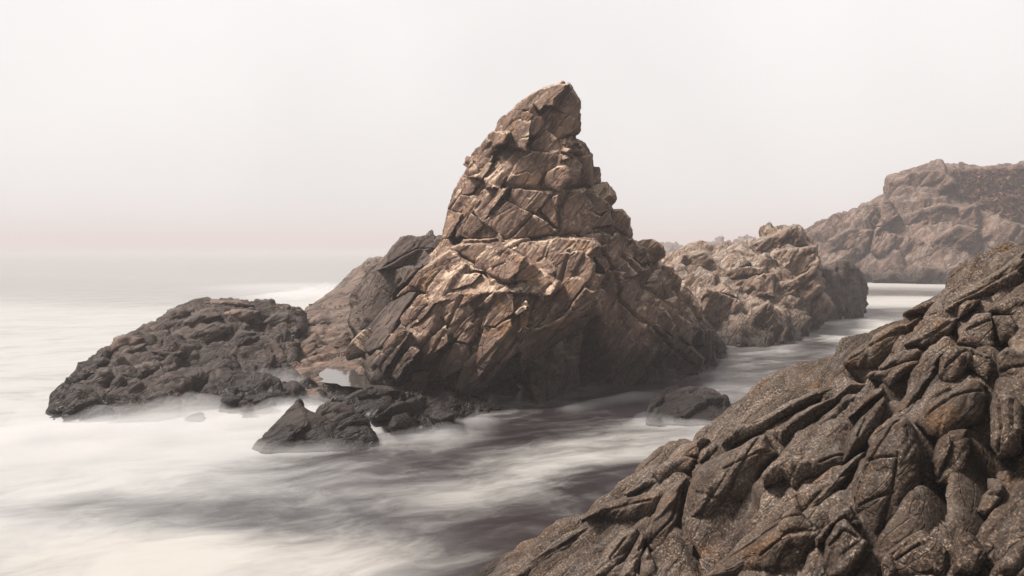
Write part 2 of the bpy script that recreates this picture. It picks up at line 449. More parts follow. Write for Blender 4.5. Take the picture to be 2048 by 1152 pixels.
# ------------------------------------------------------------------ the sea
def build_sea():
    def lines(lo, hi, near_lo, near_hi, s):
        a = list(np.arange(near_lo, near_hi + 1e-6, s))
        st = s; x = near_lo
        left = []
        while x > lo:
            st *= 1.16; x -= st; left.append(max(x, lo))
        st = s; x = near_hi; right = []
        while x < hi:
            st *= 1.16; x += st; right.append(min(x, hi))
        return np.array(left[::-1] + a + right)
    xs = lines(-4000, 4000, -30, 36, 0.3); ys = lines(-60, 6000, 6, 75, 0.3)
    X, Y = np.meshgrid(xs, ys)
    P = np.stack([X.ravel(), Y.ravel(), np.zeros(X.size)], 1)
    nx, ny = len(xs), len(ys)
    foam, warm = foam_haze_map(P)
    P[:, 2] += 0.05 * fbm(P / np.array((6, 3.0, 1)), 3, 40) * np.exp(-np.hypot(P[:, 0], P[:, 1] - 25) / 60)
    idx = np.arange(nx * ny).reshape(ny, nx)
    F = np.stack([idx[:-1, :-1], idx[:-1, 1:], idx[1:, 1:], idx[1:, :-1]], -1).reshape(-1, 4)
    me = bpy.data.meshes.new('sea'); me.from_pydata(P.tolist(), [], F.tolist())
    at = me.attributes.new('foam', 'FLOAT', 'POINT'); at.data.foreach_set('value', foam.astype(np.float32))
    at = me.attributes.new('near', 'FLOAT', 'POINT'); at.data.foreach_set('value', (1 - 0.85 * sstep(35, 110, P[:, 1] + np.abs(P[:, 0]) * 0.3)).astype(np.float32))
    at = me.attributes.new('cream', 'FLOAT', 'POINT'); at.data.foreach_set('value', warm.astype(np.float32))
    me.polygons.foreach_set('use_smooth', np.ones(len(me.polygons), bool))
    m, nt, out = new_mat('sea_water'); b = NB(nt)
    geo = b.n('ShaderNodeNewGeometry'); pos = geo.outputs['Position']
    fa = b.n('ShaderNodeAttribute', attribute_name='foam').outputs['Fac']
    ca = b.n('ShaderNodeAttribute', attribute_name='cream').outputs['Fac']
    mp = b.n('ShaderNodeMapping'); mp.vector_type = 'TEXTURE'; mp.inputs['Scale'].default_value = (2.1, 1.0, 1.0)
    mp.inputs['Rotation'].default_value = (0, 0, math.radians(24))
    b.l(pos, mp.inputs['Vector'])
    wn_ = b.n('ShaderNodeTexNoise'); wn_.inputs['Scale'].default_value = 0.35; wn_.inputs['Detail'].default_value = 3
    b.l(pos, wn_.inputs['Vector'])
    wv = b.n('ShaderNodeVectorMath', operation='MULTIPLY_ADD'); b.l(wn_.outputs['Color'], wv.inputs[0])
    wv.inputs[1].default_value = (1.5, 1.9, 0); b.l(mp.outputs[0], wv.inputs[2])
    na = b.noise(wv.outputs[0], 0.55, 8, 0.62, 0.2); nb = b.noise(wv.outputs[0], 2.2, 6, 0.6)
    nc = b.noise(wv.outputs[0], 6.5, 5, 0.65)
    nn = b.math('ADD', b.math('ADD', b.math('MULTIPLY', na, 0.58), b.math('MULTIPLY', nb, 0.28)), b.math('MULTIPLY', nc, 0.14))
    f = b.math('ADD', fa, b.math('MULTIPLY', b.math('MULTIPLY', b.math('SUBTRACT', nn, 0.5), 1.9), b.n('ShaderNodeAttribute', attribute_name='near').outputs['Fac']))
    f = b.mr(f, -0.08, 1.12, 0, 1, True)
    fcol = b.mix(ca, (0.262, 0.264, 0.264), (0.268, 0.259, 0.246))
    water = b.n('ShaderNodeBsdfPrincipled'); water.inputs['Base Color'].default_value = (0.014, 0.0108, 0.0122, 1)
    water.inputs['Roughness'].default_value = 0.27; water.inputs['IOR'].default_value = 1.33
    froth = b.n('ShaderNodeBsdfDiffuse'); b.l(fcol, froth.inputs['Color'])
    bp = b.n('ShaderNodeBump'); bp.inputs['Strength'].default_value = 0.12; bp.inputs['Distance'].default_value = 0.15
    b.l(na, bp.inputs['Height']); b.l(bp.outputs[0], water.inputs['Normal'])
    mx = b.n('ShaderNodeMixShader'); b.l(f, mx.inputs[0]); b.l(water.outputs[0], mx.inputs[1]); b.l(froth.outputs[0], mx.inputs[2])
    b.l(mx.outputs[0], out.inputs['Surface'])
    ob = link('sea', me, m); ob['kind'] = 'structure'
    return ob
def seg_dist(P, pts):
    d = np.full(len(P), 1e9)
    for a, c in zip(pts[:-1], pts[1:]):
        ab = c[:2] - a[:2]; t = np.clip(((P[:, :2] - a[:2]) @ ab) / max(ab @ ab, 1e-9), 0, 1)
        q = a[:2] + t[:, None] * ab
        d = np.minimum(d, np.hypot(*(P[:, :2] - q).T))
    return d
FOAM_STROKES = [  # traced on the water: pixels, half width in metres, foam there, strength
    ([(-400, 720), (0, 720), (90, 800), (60, 900)], 7.0, 0.98, 1.0),
    ([(-300, 620), (100, 640), (250, 640)], 5.0, 0.95, 0.8),
    ([(-200, 560), (200, 575), (450, 590)], 9.0, 0.55, 0.7),
    ([(560, 575), (690, 590), (640, 610)], 6.0, 0.95, 0.9),
    ([(0, 900), (200, 900), (420, 850), (560, 800)], 2.6, 1.0, 1.0),
    ([(300, 930), (480, 900), (520, 850)], 1.6, 1.0, 0.9),
    ([(-200, 960), (200, 960), (450, 960)], 1.0, 0.8, 0.8),
    ([(170, 1015), (420, 1020), (620, 1040)], 0.85, 0.03, 1.4),
    ([(-100, 1020), (150, 1020)], 0.8, 0.6, 0.7),
    ([(620, 1045), (800, 1040), (760, 980), (900, 960)], 1.0, 0.12, 1.2),
    ([(-300, 1120), (200, 1100), (500, 1110), (800, 1110)], 1.1, 1.0, 1.0),
    ([(600, 925), (800, 905), (1000, 870), (1150, 840)], 1.6, 0.04, 1.4),
    ([(760, 890), (850, 900), (960, 870)], 0.45, 0.8, 0.8),
    ([(880, 1000), (1000, 960), (1150, 900), (1330, 860)], 1.0, 0.72, 0.95),
    ([(1330, 860), (1420, 850), (1450, 800)], 0.9, 0.45, 0.9),
    ([(880, 1120), (1050, 1050), (1230, 960)], 1.0, 0.05, 1.4),
    ([(450, 965), (650, 955), (800, 940)], 0.9, 0.36, 1.0),
    ([(960, 850), (1100, 825), (1250, 800), (1340, 780)], 1.4, 0.06, 1.4),
    ([(1480, 760), (1560, 735), (1640, 700)], 2.0, 0.26, 1.2),
    ([(1460, 705), (1560, 715), (1600, 700)], 1.5, 0.12, 0.9),
    ([(1650, 670), (1700, 655), (1740, 650)], 2.2, 0.95, 1.0),
    ([(1600, 690), (1640, 655)], 1.2, 0.05, 0.8),
    ([(1760, 605), (1850, 600), (1900, 600)], 3.2, 0.95, 1.0),
    ([(1740, 585), (1900, 588)], 3.0, 0.2, 0.9),
    ([(1740, 568), (2000, 572)], 4.5, 0.85, 1.0),
]
def foam_haze_map(P):
    x, y = P[:, 0], P[:, 1]
    base = np.where(x < -5, 0.75, 0.42)
    base = 0.20 + 0.54 * sstep(2, -12, x - 0.12 * (y - 25))
    base = base + (0.60 - base) * sstep(50, 120, y) + 0.25 * sstep(150, 500, y)  # far foam brightened to paint in the haze that hides the horizon
    num = base * 0.25; den = np.full(len(P), 0.25)
    for pts, w, val, s in FOAM_STROKES:
        g = [G(*p) for p in pts]
        d = seg_dist(P, g)
        k = s * np.exp(-(d / w) ** 2) * 3
        num += k * val; den += k
    f = num / den
    f = f - 0.03 * sstep(-9, -3, x) * sstep(45, 30, y)
    warm = 0.35 + 0.65 * sstep(-6, 2, x) * 0.6
    d = seg_dist(P, [G(200, 1120), G(900, 1100)]); warm = np.maximum(warm, np.exp(-(d / 1.6) ** 2))
    warm = np.where((x < -4) & (y > 13.5), warm * 0.15, warm)
    return f, warm
build_sea()

# ------------------------------------------------------------------ main sea stack
LV_STACK = [dict(size=(4.6, 2.2, 1.3), off=0.12, tilt=0.45, crack=0.12, w=0.03, warp=0.2),
            dict(size=(2.3, 1.0, 0.55), off=0.06, tilt=0.19, crack=0.07, w=0.05, warp=0.12, box=True),
            dict(size=(0.6, 0.28, 0.15), off=0.012, tilt=0.045, warp=0.15, box=True)]
JOINTS = [(l, 3.0, 0.22) for l in [
 [(1009,368),(1040,374),(1077,377),(1090,380),(1150,376),(1184,374)], [(901,499),(930,518),(960,540),(975,550),(1000,562),(1030,566)],
 [(868,600),(840,583),(825,575)], [(969,610),(960,650),(950,690)], [(1060,650),(1000,720),(960,770)], [(990,590),(965,640),(940,690),(915,750)],
 [(900,640),(870,690),(840,740),(820,765)], [(850,610),(810,660),(770,720),(752,745)], [(1100,560),(1070,600),(1060,640)],
 [(1056,222),(1046,275),(1040,297)], [(1040,315),(1010,345),(985,385),(955,430)], [(1065,427),(1040,452),(1018,477)], [(1090,349),(1077,377)],
 [(1137,387),(1120,420),(1115,458)], [(984,296),(955,340),(930,350)], [(1200,490),(1230,540),(1240,600),(1290,640),(1350,700),(1400,745)],
 [(1250,510),(1290,560),(1320,600),(1345,630)], [(800,560),(760,610),(725,660)], [(1140,500),(1120,560),(1085,640)], [(925,590),(900,640)]]]
JOINTS += [([(905,482),(985,481),(1040,481),(1115,468),(1160,470),(1225,470)], 4.0, 0.2)]
BV = []
stack = empty('sea_stack', G(1080, 800), 'tall pointed brown sea stack rising from the water in the middle', 'sea stack')
PIN = [
    H((890,485,31),(920,385,31.6),(1186,375,31),(1250,440,31.5),(1254,470,31),(1010,478,27.8),(1130,472,28),(950,410,28.9),(1120,385,28.8),(905,485,35),(1250,470,35),(935,380,35),(1186,375,34)),
    H((920,385,31.5),(945,320,31.6),(985,270,31.6),(1168,290,31),(1180,312,31),(1186,385,31),(1000,395,28.9),(1065,300,29.5),(1130,385,29),(1120,300,29.9),(940,385,34.5),(1180,385,34),(1000,280,33.5),(1165,290,33.5)),
    H((985,275,31.5),(1010,235,31.5),(1055,192,31.4),(1090,175,31.3),(1128,167,31),(1140,168,31.2),(1156,200,31),(1150,255,31),(1120,272,30.4),(1060,295,29.8),(1060,225,30.4),(1000,280,33),(1090,178,32.6),(1138,170,32.6),(1152,205,32.6),(1150,260,32.6)),
]
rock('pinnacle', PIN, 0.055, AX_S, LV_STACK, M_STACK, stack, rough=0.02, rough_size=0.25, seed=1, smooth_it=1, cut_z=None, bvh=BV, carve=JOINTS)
BASE = [
    H((890,482,29.5),(1050,482,27.3),(1190,476,27.6),(1180,560,25.6),(1000,572,25.0),(900,585,26.0),(725,705,26.6),(748,762,25.0),(800,775,24.8),(950,778,24.2),(1020,705,24.4),(1110,648,24.8),(1190,600,25.8),(725,700,31),(900,482,33),(1190,480,33),(1200,640,31),(960,770,29)),
    H((1180,478,29.3),(1254,470,30),(1310,515,31.5),(1345,550,33),(1400,640,35),(1450,705,36.4),(1410,748,31.0),(1330,775,28.6),(1230,795,27.9),(1120,800,29),(1230,600,29.2),(1280,640,28.8),(1256,472,36),(1450,705,40),(1000,780,33)),
    H((1120,650,29),(1170,640,29),(1050,745,26.2),(1105,735,26.6),(1075,818,24.5),(1110,800,25.4),(1150,790,27),(1060,780,30)),
    H((718,620,34),(718,720,29.5),(752,775,25.4),(960,795,26.5),(1100,800,29),(1400,760,31.5),(1430,720,38),(800,650,38)),
]
rock('shoulder', [
    H((820,474,31),(880,486,31),(768,530,31),(718,590,31.6),(710,650,31),(730,705,29.0),(860,560,28.5),(742,690,27.2),(820,474,35),(880,486,35),(718,590,36),(710,650,35),(900,700,33)),
], 0.06, AX_S, LV_STACK, M_DARK, stack, rough=0.02, rough_size=0.25, smooth_it=1, seed=8, bvh=BV, carve=JOINTS)
rock('base', BASE, 0.06, AX_S, LV_STACK, M_STACK, stack, rough=0.02, rough_size=0.25, smooth_it=1, seed=4, bvh=BV, carve=JOINTS)
LV_BLK = [dict(size=(2.2, 0.9, 0.6), off=0.025, tilt=0.09, crack=0.07, w=0.03, warp=0.2), dict(size=(0.7, 0.33, 0.18), off=0.012, tilt=0.035, box=True, warp=0.1)]
PIN_BLOCKS = [
 ('summit_slab','LT',.2,[(1024,218),(1040,202),(1084,176),(1121,167),(1137,167),(1109,199),(1106,210),(1090,212),(1077,221),(1065,207),(1056,221)]),
 ('summit_slab','F',.02,[(1137,167),(1156,196),(1159,202),(1154,234),(1145,265),(1121,271),(1109,265),(1112,243),(1137,231),(1109,221),(1107,202)]),
 ('fang','FR',.45,[(1065,207),(1090,243),(1077,265),(1068,270),(1046,274),(1052,237)]),
 ('slab','L',.12,[(1024,218),(1056,221),(1046,274),(1040,296),(1018,296),(1006,284),(1015,265),(990,262),(996,243),(1015,227)]),
 ('slab','L',.18,[(987,262),(1015,265),(1006,284),(984,296),(978,321),(956,340),(943,318),(943,309),(959,290),(974,271)]),
 ('slab','LT',.15,[(1006,287),(1021,299),(1040,296),(1059,293),(1043,315),(1018,340),(1003,365),(974,377),(965,359),(987,327),(1003,302)]),
 ('block','F',.3,[(1059,293),(1093,259),(1118,281),(1124,309),(1109,306),(1068,302)]),
 ('block','FR',.25,[(1043,315),(1068,302),(1109,306),(1126,315),(1090,349),(1077,377),(1015,371),(1009,365),(1027,334)]),
 ('block','F',.1,[(1140,340),(1162,312),(1181,309),(1182,340),(1184,371),(1159,374),(1152,356)]),
 ('block','L',.15,[(921,356),(934,352),(962,362),(943,384),(924,390)]),
 ('slab','L',.2,[(927,349),(937,327),(943,318),(956,340),(978,327),(987,327),(965,359),(949,356)]),
 ('block','LF',.15,[(902,418),(921,390),(937,393),(940,406),(921,426)]),
 ('slab','LT',.25,[(943,421),(965,377),(990,371),(1015,377),(1002,399),(965,443)]),
 ('block','F',.4,[(965,443),(1015,402),(1065,427),(1040,452),(1018,477),(1009,477)]),
 ('block','F',.3,[(1015,402),(1024,377),(1071,381),(1099,387),(1096,399),(1071,427),(1040,418)]),
 ('block','FR',.35,[(1065,427),(1115,459),(1121,465),(1090,468),(1040,477),(1024,476)]),
 ('block','F',.2,[(1081,421),(1096,402),(1118,387),(1112,421),(1115,456)]),
 ('block','FR',.25,[(1118,399),(1134,381),(1171,377),(1168,406),(1140,440),(1121,459),(1115,434)]),
 ('block','F',.1,[(1174,399),(1184,384),(1218,406),(1221,418),(1199,431),(1177,415)]),
 ('block','F',.2,[(1156,456),(1177,421),(1202,434),(1221,418),(1224,449),(1184,456),(1159,468)]),
 ('block','F',.2,[(1224,421),(1243,421),(1257,437),(1256,471),(1246,468),(1224,452)]),
 ('block','LF',.35,[(924,471),(931,446),(943,427),(965,443),(990,465),(984,477),(934,477)]),
 ('slab','L',.15,[(882,481),(896,421),(924,427),(909,456),(899,471)]),
 ('block','LF',.25,[(909,452),(940,424),(934,446),(924,471),(912,477)]),
]
BASE_BLOCKS = [
 ('ledge_block','F',.2,[(901,499),(927,478),(990,476),(1036,486),(1029,499),(967,542),(947,529),(924,516)]),
 ('wedge','L',.45,[(970,542),(1016,499),(1049,516),(1039,539),(1016,565),(987,559)]),
 ('wedge','FR',.35,[(1049,516),(1085,542),(1056,562),(1016,564),(1039,539)]),
 ('ledge_block','T',.2,[(1029,499),(1043,483),(1100,476),(1190,478),(1200,490),(1180,505),(1110,545),(1085,542),(1049,516)]),
 ('shoulder_block','T',.25,[(802,476),(818,471),(871,486),(878,496),(838,496),(775,526),(759,539),(775,509)]),
 ('shoulder_block','FR',.1,[(759,539),(838,496),(878,496),(858,516),(838,529),(792,536)]),
 ('shoulder_block','L',.15,[(756,549),(792,536),(840,531),(825,549),(792,578),(779,602),(746,605),(742,572)]),
 ('slab','LF',.2,[(792,592),(845,536),(901,499),(924,516),(967,542),(914,552),(868,598),(832,579)]),
 ('ledge','T',-.03,[(897,565),(914,549),(963,546),(947,565),(897,582)]),
 ('ledge','T',-.06,[(891,582),(947,562),(970,546),(1023,572),(1089,542),(1120,560),(1100,585),(1023,585),(957,588),(871,605)]),
 ('block','LF',.25,[(871,605),(897,585),(957,588),(934,605),(891,638),(874,631)]),
 ('block','F',.3,[(888,635),(937,602),(950,625),(950,638),(914,677),(897,684)]),
 ('slab','L',.25,[(828,727),(845,691),(888,648),(894,684),(871,704),(845,737)]),
 ('block','F',.25,[(914,681),(940,644),(957,658),(954,671),(934,687)]),
 ('slab','LF',.3,[(871,753),(878,720),(911,684),(934,691),(937,714),(921,737),(891,757)]),
 ('slab','L',.2,[(772,747),(792,724),(825,691),(835,700),(805,737),(792,760)]),
 ('block','R',.35,[(825,763),(832,747),(861,743),(851,763)]),
 ('slab','L',.2,[(795,638),(838,588),(868,602),(845,638),(818,658)]),
 ('block','F',.25,[(957,612),(990,582),(1026,585),(1029,625),(990,651),(967,651),(973,618)]),
 ('block','LT',.3,[(1029,625),(1052,602),(1057,615),(1033,631)]),
 ('slab','LF',.2,[(950,724),(967,654),(990,654),(1023,635),(1026,654),(990,704),(957,757)]),
 ('shoulder_block','L',.15,[(716,664),(772,612),(792,595),(832,582),(795,638),(759,691),(733,704)]),
 ('slab','L',.2,[(749,727),(769,684),(802,654),(818,664),(799,697),(769,747)]),
 ('block','FR',.2,[(1227,527),(1255,509),(1290,541),(1266,555),(1245,555)]),
 ('block','F',.15,[(1248,478),(1290,496),(1304,523),(1283,530),(1255,506)]),
 ('block','FR',.3,[(1325,530),(1342,534),(1359,558),(1359,572),(1335,582),(1325,555)]),
 ('rounded_block','F',.4,[(1339,628),(1352,624),(1384,645),(1387,666),(1380,690),(1352,669)]),
 ('rounded_block','F',.25,[(1373,600),(1401,614),(1405,638),(1380,638)]),
 ('rounded_block','F',.3,[(1384,648),(1408,662),(1411,690),(1387,690)]),
 ('block','R',.3,[(1186,502),(1214,489),(1227,530),(1210,544),(1193,523)]),
 ('prow','LF',.3,[(1109,506),(1165,502),(1186,530),(1179,558),(1155,586),(1137,620),(1092,634),(1109,579)]),
 ('prow','F',.25,[(1040,596),(1078,568),(1109,579),(1092,634),(1061,666),(1040,662)]),
 ('prow','U',.3,[(1040,666),(1082,655),(1130,634),(1144,614),(1172,579),(1193,586),(1179,620),(1130,655),(1075,704),(1040,728)]),
 ('block','FR',.2,[(1283,662),(1314,648),(1346,676),(1352,711),(1318,718),(1290,704)]),
 ('block','FR',.25,[(1352,680),(1387,697),(1408,718),(1401,746),(1373,752),(1352,728)]),
 ('block','F',.2,[(1297,634),(1332,620),(1349,652),(1346,676),(1314,648)]),
]
for i, (nm, fc, pr, pl) in enumerate(PIN_BLOCKS + BASE_BLOCKS):
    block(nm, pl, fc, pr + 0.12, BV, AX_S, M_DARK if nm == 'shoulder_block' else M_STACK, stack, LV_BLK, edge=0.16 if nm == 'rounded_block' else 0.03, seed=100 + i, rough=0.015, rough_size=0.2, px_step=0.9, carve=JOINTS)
for i, (cx, cy, r_) in enumerate([(1125,284,9),(1138,288,8),(1150,283,7),(1155,292,8),(1145,298,9),(1130,300,8),(1155,305,9),(1140,311,8),(1128,315,7)]):
    rr = np.random.RandomState(i + 900); k = rr.randint(4, 6); a0 = rr.rand() * 6
    block('rubble_chip', [(cx + r_ * 1.3 * math.cos(a0 + 6.283 * q / k) * rr.uniform(.7, 1.2), cy + r_ * 0.8 * math.sin(a0 + 6.283 * q / k) * rr.uniform(.7, 1.2)) for q in range(k)], ['LT', 'F', 'T'][i % 3], .25, BV, AX_S, M_STACK, stack, [], edge=0.08, seed=900 + i, rough=0.01, px_step=0.8, jit=0.25)
pb = empty('perched_boulder', U(1113, 382, 28.6), 'egg-shaped pale boulder wedged in a cleft high on the sea stack', 'boulder')
block('boulder_stone', [(1085,356),(1090,343),(1112,331),(1127,329),(1138,340),(1140,356),(1115,382),(1090,377)], 'LF', .5, BV, AX_S, M_STACK, pb, [dict(size=(0.9, 0.5, 0.35), off=0.02, tilt=0.12, warp=0.15), LV_BLK[1]], edge=0.2, seed=300, rough=0.02, rough_size=0.2, px_step=0.8)

# ------------------------------------------------------------------ other rocks (first pass)
LV_REEF = [dict(size=(4.2, 1.7, 1.0), tilt=0.45, crack=0.25, w=0.04, off=0.16, warp=0.35),
           dict(size=(1.5, 0.6, 0.4), cushion=0.06, cw=0.14, tilt=0.17, off=0.06, warp=0.3),
           dict(size=(0.45, 0.22, 0.16), cushion=0.03, cw=0.2, tilt=0.07, off=0.02)]
reef = empty('left_reef', G(330, 840), 'low dark rounded reef in white surf at left', 'reef')
BVR = []
REEF = [
    H((108,858,22.0),(140,805,23),(218,722,26),(255,697,28),(305,650,31),(405,612,36),(500,616,37),(600,632,36),(596,690,31),(580,742,28.2),(500,765,26),(440,788,24.4),(300,845,22.6),(200,850,22.2),(405,612,42),(600,632,42),(250,700,32)),
    H((104,845,22.4),(122,800,23.5),(185,722,26.5),(250,690,30),(125,802,27)),
    H((432,795,24.2),(465,768,25.3),(520,757,26.3),(585,752,27.4),(596,790,24.9),(530,803,24),(455,808,23.7),(470,770,27),(580,756,29)),
]
rock('reef_body', REEF, 0.07, AX_R, LV_REEF, M_REEF, reef, rough=0.04, seed=12, bvh=BVR)

REEF_BLOCKS = [
 [(182,786),(186,760),(199,740),(218,737),(228,750),(215,779),(199,805),(182,808)],
 [(253,792),(257,760),(273,753),(286,763),(286,805),(266,808)],
 [(211,798),(224,760),(240,747),(253,753),(250,792),(234,805)],
 [(282,744),(289,728),(311,734),(318,744),(292,753)],
 [(366,786),(369,753),(402,740),(418,753),(418,773),(382,792)],
 [(369,702),(382,673),(402,657),(434,647),(461,653),(460,670),(434,689),(411,708)],
 [(431,711),(466,682),(485,657),(511,660),(550,686),(543,702),(511,695),(473,711),(447,715)],
 [(518,647),(543,628),(576,624),(592,637),(589,653),(563,657),(537,657)],
 [(324,644),(337,621),(363,613),(379,621),(369,644),(344,660),(327,660)],
 [(360,666),(366,641),(398,628),(437,631),(414,650),(382,666)],
 [(382,612),(408,599),(479,599),(508,608),(479,615),(414,615)],
 [(218,705),(231,676),(250,670),(286,673),(273,695),(247,702)],
 [(240,711),(253,695),(292,686),(286,699),(260,715)],
 [(182,740),(189,721),(205,715),(224,724),(202,737)],
 [(95,834),(118,805),(140,780),(166,745),(160,790),(150,818),(134,837)],
 [(157,837),(189,811),(211,808),(224,815),(215,834),(182,837)],
 [(102,792),(166,718),(189,718),(182,740),(140,779)],
 [(440,624),(479,618),(518,621),(511,644),(479,650),(447,644)],
 [(305,702),(318,699),(344,705),(369,702),(350,721),(318,721)],
]
for i, pl in enumerate(REEF_BLOCKS):
    if i in (14, 16): continue
    block('rounded_block', pl, 'A', .22, BVR, AX_R, M_SHELF if i in (10, 17, 11) else M_REEF, reef, [LV_REEF[2]], edge=0.25, dome=0.1, seed=200 + i, rough=0.03, auto=0.65)

shelf = empty('rock_shelf', G(650, 760), 'flat reddish brown rock shelf between the reef and the stack', 'rock shelf')
BVS = []
rock('shelf_bedrock', [H((600,800,25),(560,765,27),(575,705,32),(600,640,45),(620,610,58),(720,600,55),(760,660,34),(760,785,25.5),(900,792,24.6),(950,830,23.8),(880,860,22.6),(700,825,23.8)),
                       H((620,610,58),(690,580,60),(730,540,60),(760,600,50),(640,625,52))],
     0.08, AX_R, [dict(size=(3.4, 1.5, 0.9), tilt=0.3, crack=0.14, w=0.05, off=0.08, cushion=0.08), dict(size=(1.2, 0.6, 0.4), tilt=0.1, crack=0.05, w=0.08, off=0.04)], M_SHELF, shelf, seed=20, bvh=BVS)
for i, (mt, pl) in enumerate([
 (M_SHELF,[(640,770),(660,762),(700,774),(745,781),(800,783),(790,793),(740,796),(680,791)]),
 (M_SHELF,[(595,775),(610,755),(640,745),(655,760),(700,775),(690,790),(640,790)]),
 (M_SHELF,[(580,715),(600,680),(630,660),(655,690),(650,720),(610,735)]),
 (M_SHELF,[(655,690),(690,660),(705,680),(705,720),(660,725)]),
 (M_SHELF,[(600,650),(640,625),(690,640),(680,655),(640,660)])]):
    block('rounded_slab', pl, 'A', .16, BVS, AX_R, mt, shelf, [LV_REEF[2]], edge=0.22, dome=0.1, seed=230 + i, rough=0.03, auto=0.35)
ledge = empty('front_ledge', G(820, 878), 'low dark wet ledge of rounded rocks along the front foot of the stack', 'rock ledge')
BVL = []
rock('ledge_bedrock', [H((690,782,24.6),(780,780,24.3),(785,802,23.3),(760,850,22),(700,835,22.7),(690,805,24),(720,792,26)),
                       H((780,795,24),(840,775,24.2),(880,775,24),(912,803,23.2),(900,850,22),(860,877,21),(800,878,21),(790,840,22.3),(850,780,26),(910,803,26)),
                       H((890,790,24.5),(960,800,24.5),(1010,815,24),(960,835,23),(900,830,23),(950,800,26)),
                       H((600,770,26.4),(660,775,25.8),(700,790,24.6),(690,812,23.8),(620,800,24.6),(640,775,27))], 0.05, AX_R, LV_REEF, M_WET, ledge, seed=26, rough=0.02, bvh=BVL)
for i, pl in enumerate([
 [(695,793),(719,779),(753,776),(784,779),(774,796),(740,806),(702,803)],
 [(777,803),(805,786),(839,772),(876,771),(904,786),(911,806),(856,813),(808,806)],
 [(706,824),(726,806),(753,805),(767,813),(750,830),(719,834)],
 [(750,841),(764,820),(788,810),(815,817),(818,834),(788,847),(760,851)],
 [(798,868),(808,847),(835,837),(859,865),(856,875),(808,875)],
 [(835,824),(866,817),(890,827),(883,851),(863,858),(842,834)]]):
    block('rounded_block', pl, 'A', .15, BVL, AX_R, M_WET, ledge, [LV_REEF[2]], edge=0.22, dome=0.1, seed=250 + i, rough=0.02, auto=0.35)
rock('pointed_rock', [H((495,908,19.2),(593,797,20.6),(622,834,20.0),(617,850,19.4),(535,908,18.8),(600,800,21.6),(640,880,21)),
                      H((600,810,20.6),(622,834,19.9),(664,838,20.2),(672,878,19.7),(664,905,19.0),(545,910,18.9),(660,850,21.4))], 0.045, AX_R,
     [dict(size=(2.6,1.2,1.0),tilt=0.10,crack=0.07,w=0.04,off=0.03),dict(size=(0.8,0.4,0.3),tilt=0.03,off=0.015,crack=0.015)], M_REEF, None, G(580, 900), 'dark rock with a sharp peak in the surf before the shelf', 'rock', seed=31, rough=0.03, smooth_it=1)
rock('knobbly_rock', [H((640,900,19.4),(640,820,20.6),(660,818,20.6),(690,826,20.4),(722,852,20.2),(752,878,19.9),(747,890,19.5),(699,900,19.1),(660,830,21.5),(720,870,21))], 0.04, AX_R,
     [dict(size=(0.8,0.6,0.5),cushion=0.2,cw=0.2,off=0.05,tilt=0.05),dict(size=(0.35,0.3,0.25),cushion=0.06,cw=0.25)], M_REEF, None, G(700, 890), 'low knobbly wet rock trailing right of the pointed rock', 'rock', seed=37, rough=0.02)
rock('awash_stone', [H((365,842,22.4),(385,828,22.8),(405,824,22.9),(414,838,22.6),(400,846,22.2),(400,830,23.4))], 0.04, AX_R, [dict(size=(0.8,0.6,0.5),tilt=0.06,off=0.02)], M_REEF, None, G(390, 842),
     'small dark stone half drowned in white surf before the reef', 'stone', seed=38)
for i, (cx, cy, w, h, D) in enumerate([(462,790,24,9,24.0),(528,796,22,7,23.8),(492,808,16,5,23.3)]):
    ps = H((cx-w,cy+h,D-.3),(cx-w*.6,cy-h*.5,D),(cx-w*.1,cy-h,D+.15),(cx+w*.5,cy-h*.7,D+.1),(cx+w,cy+h*.4,D),(cx+w*.8,cy+h,D-.35),(cx,cy+h*1.3,D-.5),(cx,cy-h*.7,D+.8))
    ps += [p * np.array((1, 1, 0)) - np.array((0, 0, .3)) for p in ps[:7]]
    rock('cascade_stone', [ps], 0.04, AX_R, [dict(size=(0.7,0.4,0.4),tilt=0.16,crack=0.05,w=0.05,off=0.08),dict(size=(0.3,0.2,0.15),tilt=0.05,off=0.02)], M_REEF, None, ps[6] * np.array((1, 1, 0)), ['largest, leftmost wet stone in the white cascade below the reef', 'rightmost wet stone in the white cascade below the reef', 'smallest, front wet stone in the white cascade below the reef'][i], 'stone', 'wet stones in the cascade', seed=700 + i, rough=0.02, rough_size=0.2)
rock('channel_boulder', [H((1283,848,22.1),(1300,805,23),(1345,780,24),(1385,771,24.2),(1425,780,24),(1480,826,23),(1478,848,22.2),(1380,856,21.6),(1340,785,25.8),(1450,800,25.8))], 0.045, AX_R,
     [dict(size=(2.6,1.2,0.8),tilt=0.2,crack=0.08,w=0.04,off=0.06,warp=0.2),dict(size=(0.9,0.45,0.3),tilt=0.07,off=0.03,crack=0.03)], M_WET, None, G(1380, 840),
     'low grey brown boulder awash in the channel', 'boulder', seed=33, rough=0.04)
LV_MID = [dict(size=(8, 3.6, 2.4), off=0.2, tilt=0.6, crack=0.18, w=0.04, warp=0.4), dict(size=(3.0, 1.3, 0.8), off=0.12, tilt=0.32, crack=0.12, w=0.05, warp=0.3),
          dict(size=(1.1, 0.5, 0.3), off=0.04, tilt=0.10, crack=0.03, w=0.1)]
outcrop = empty('channel_outcrop', G(1540, 695), 'tan fractured rock outcrop across the channel, right of the stack', 'outcrop')
BVM = []
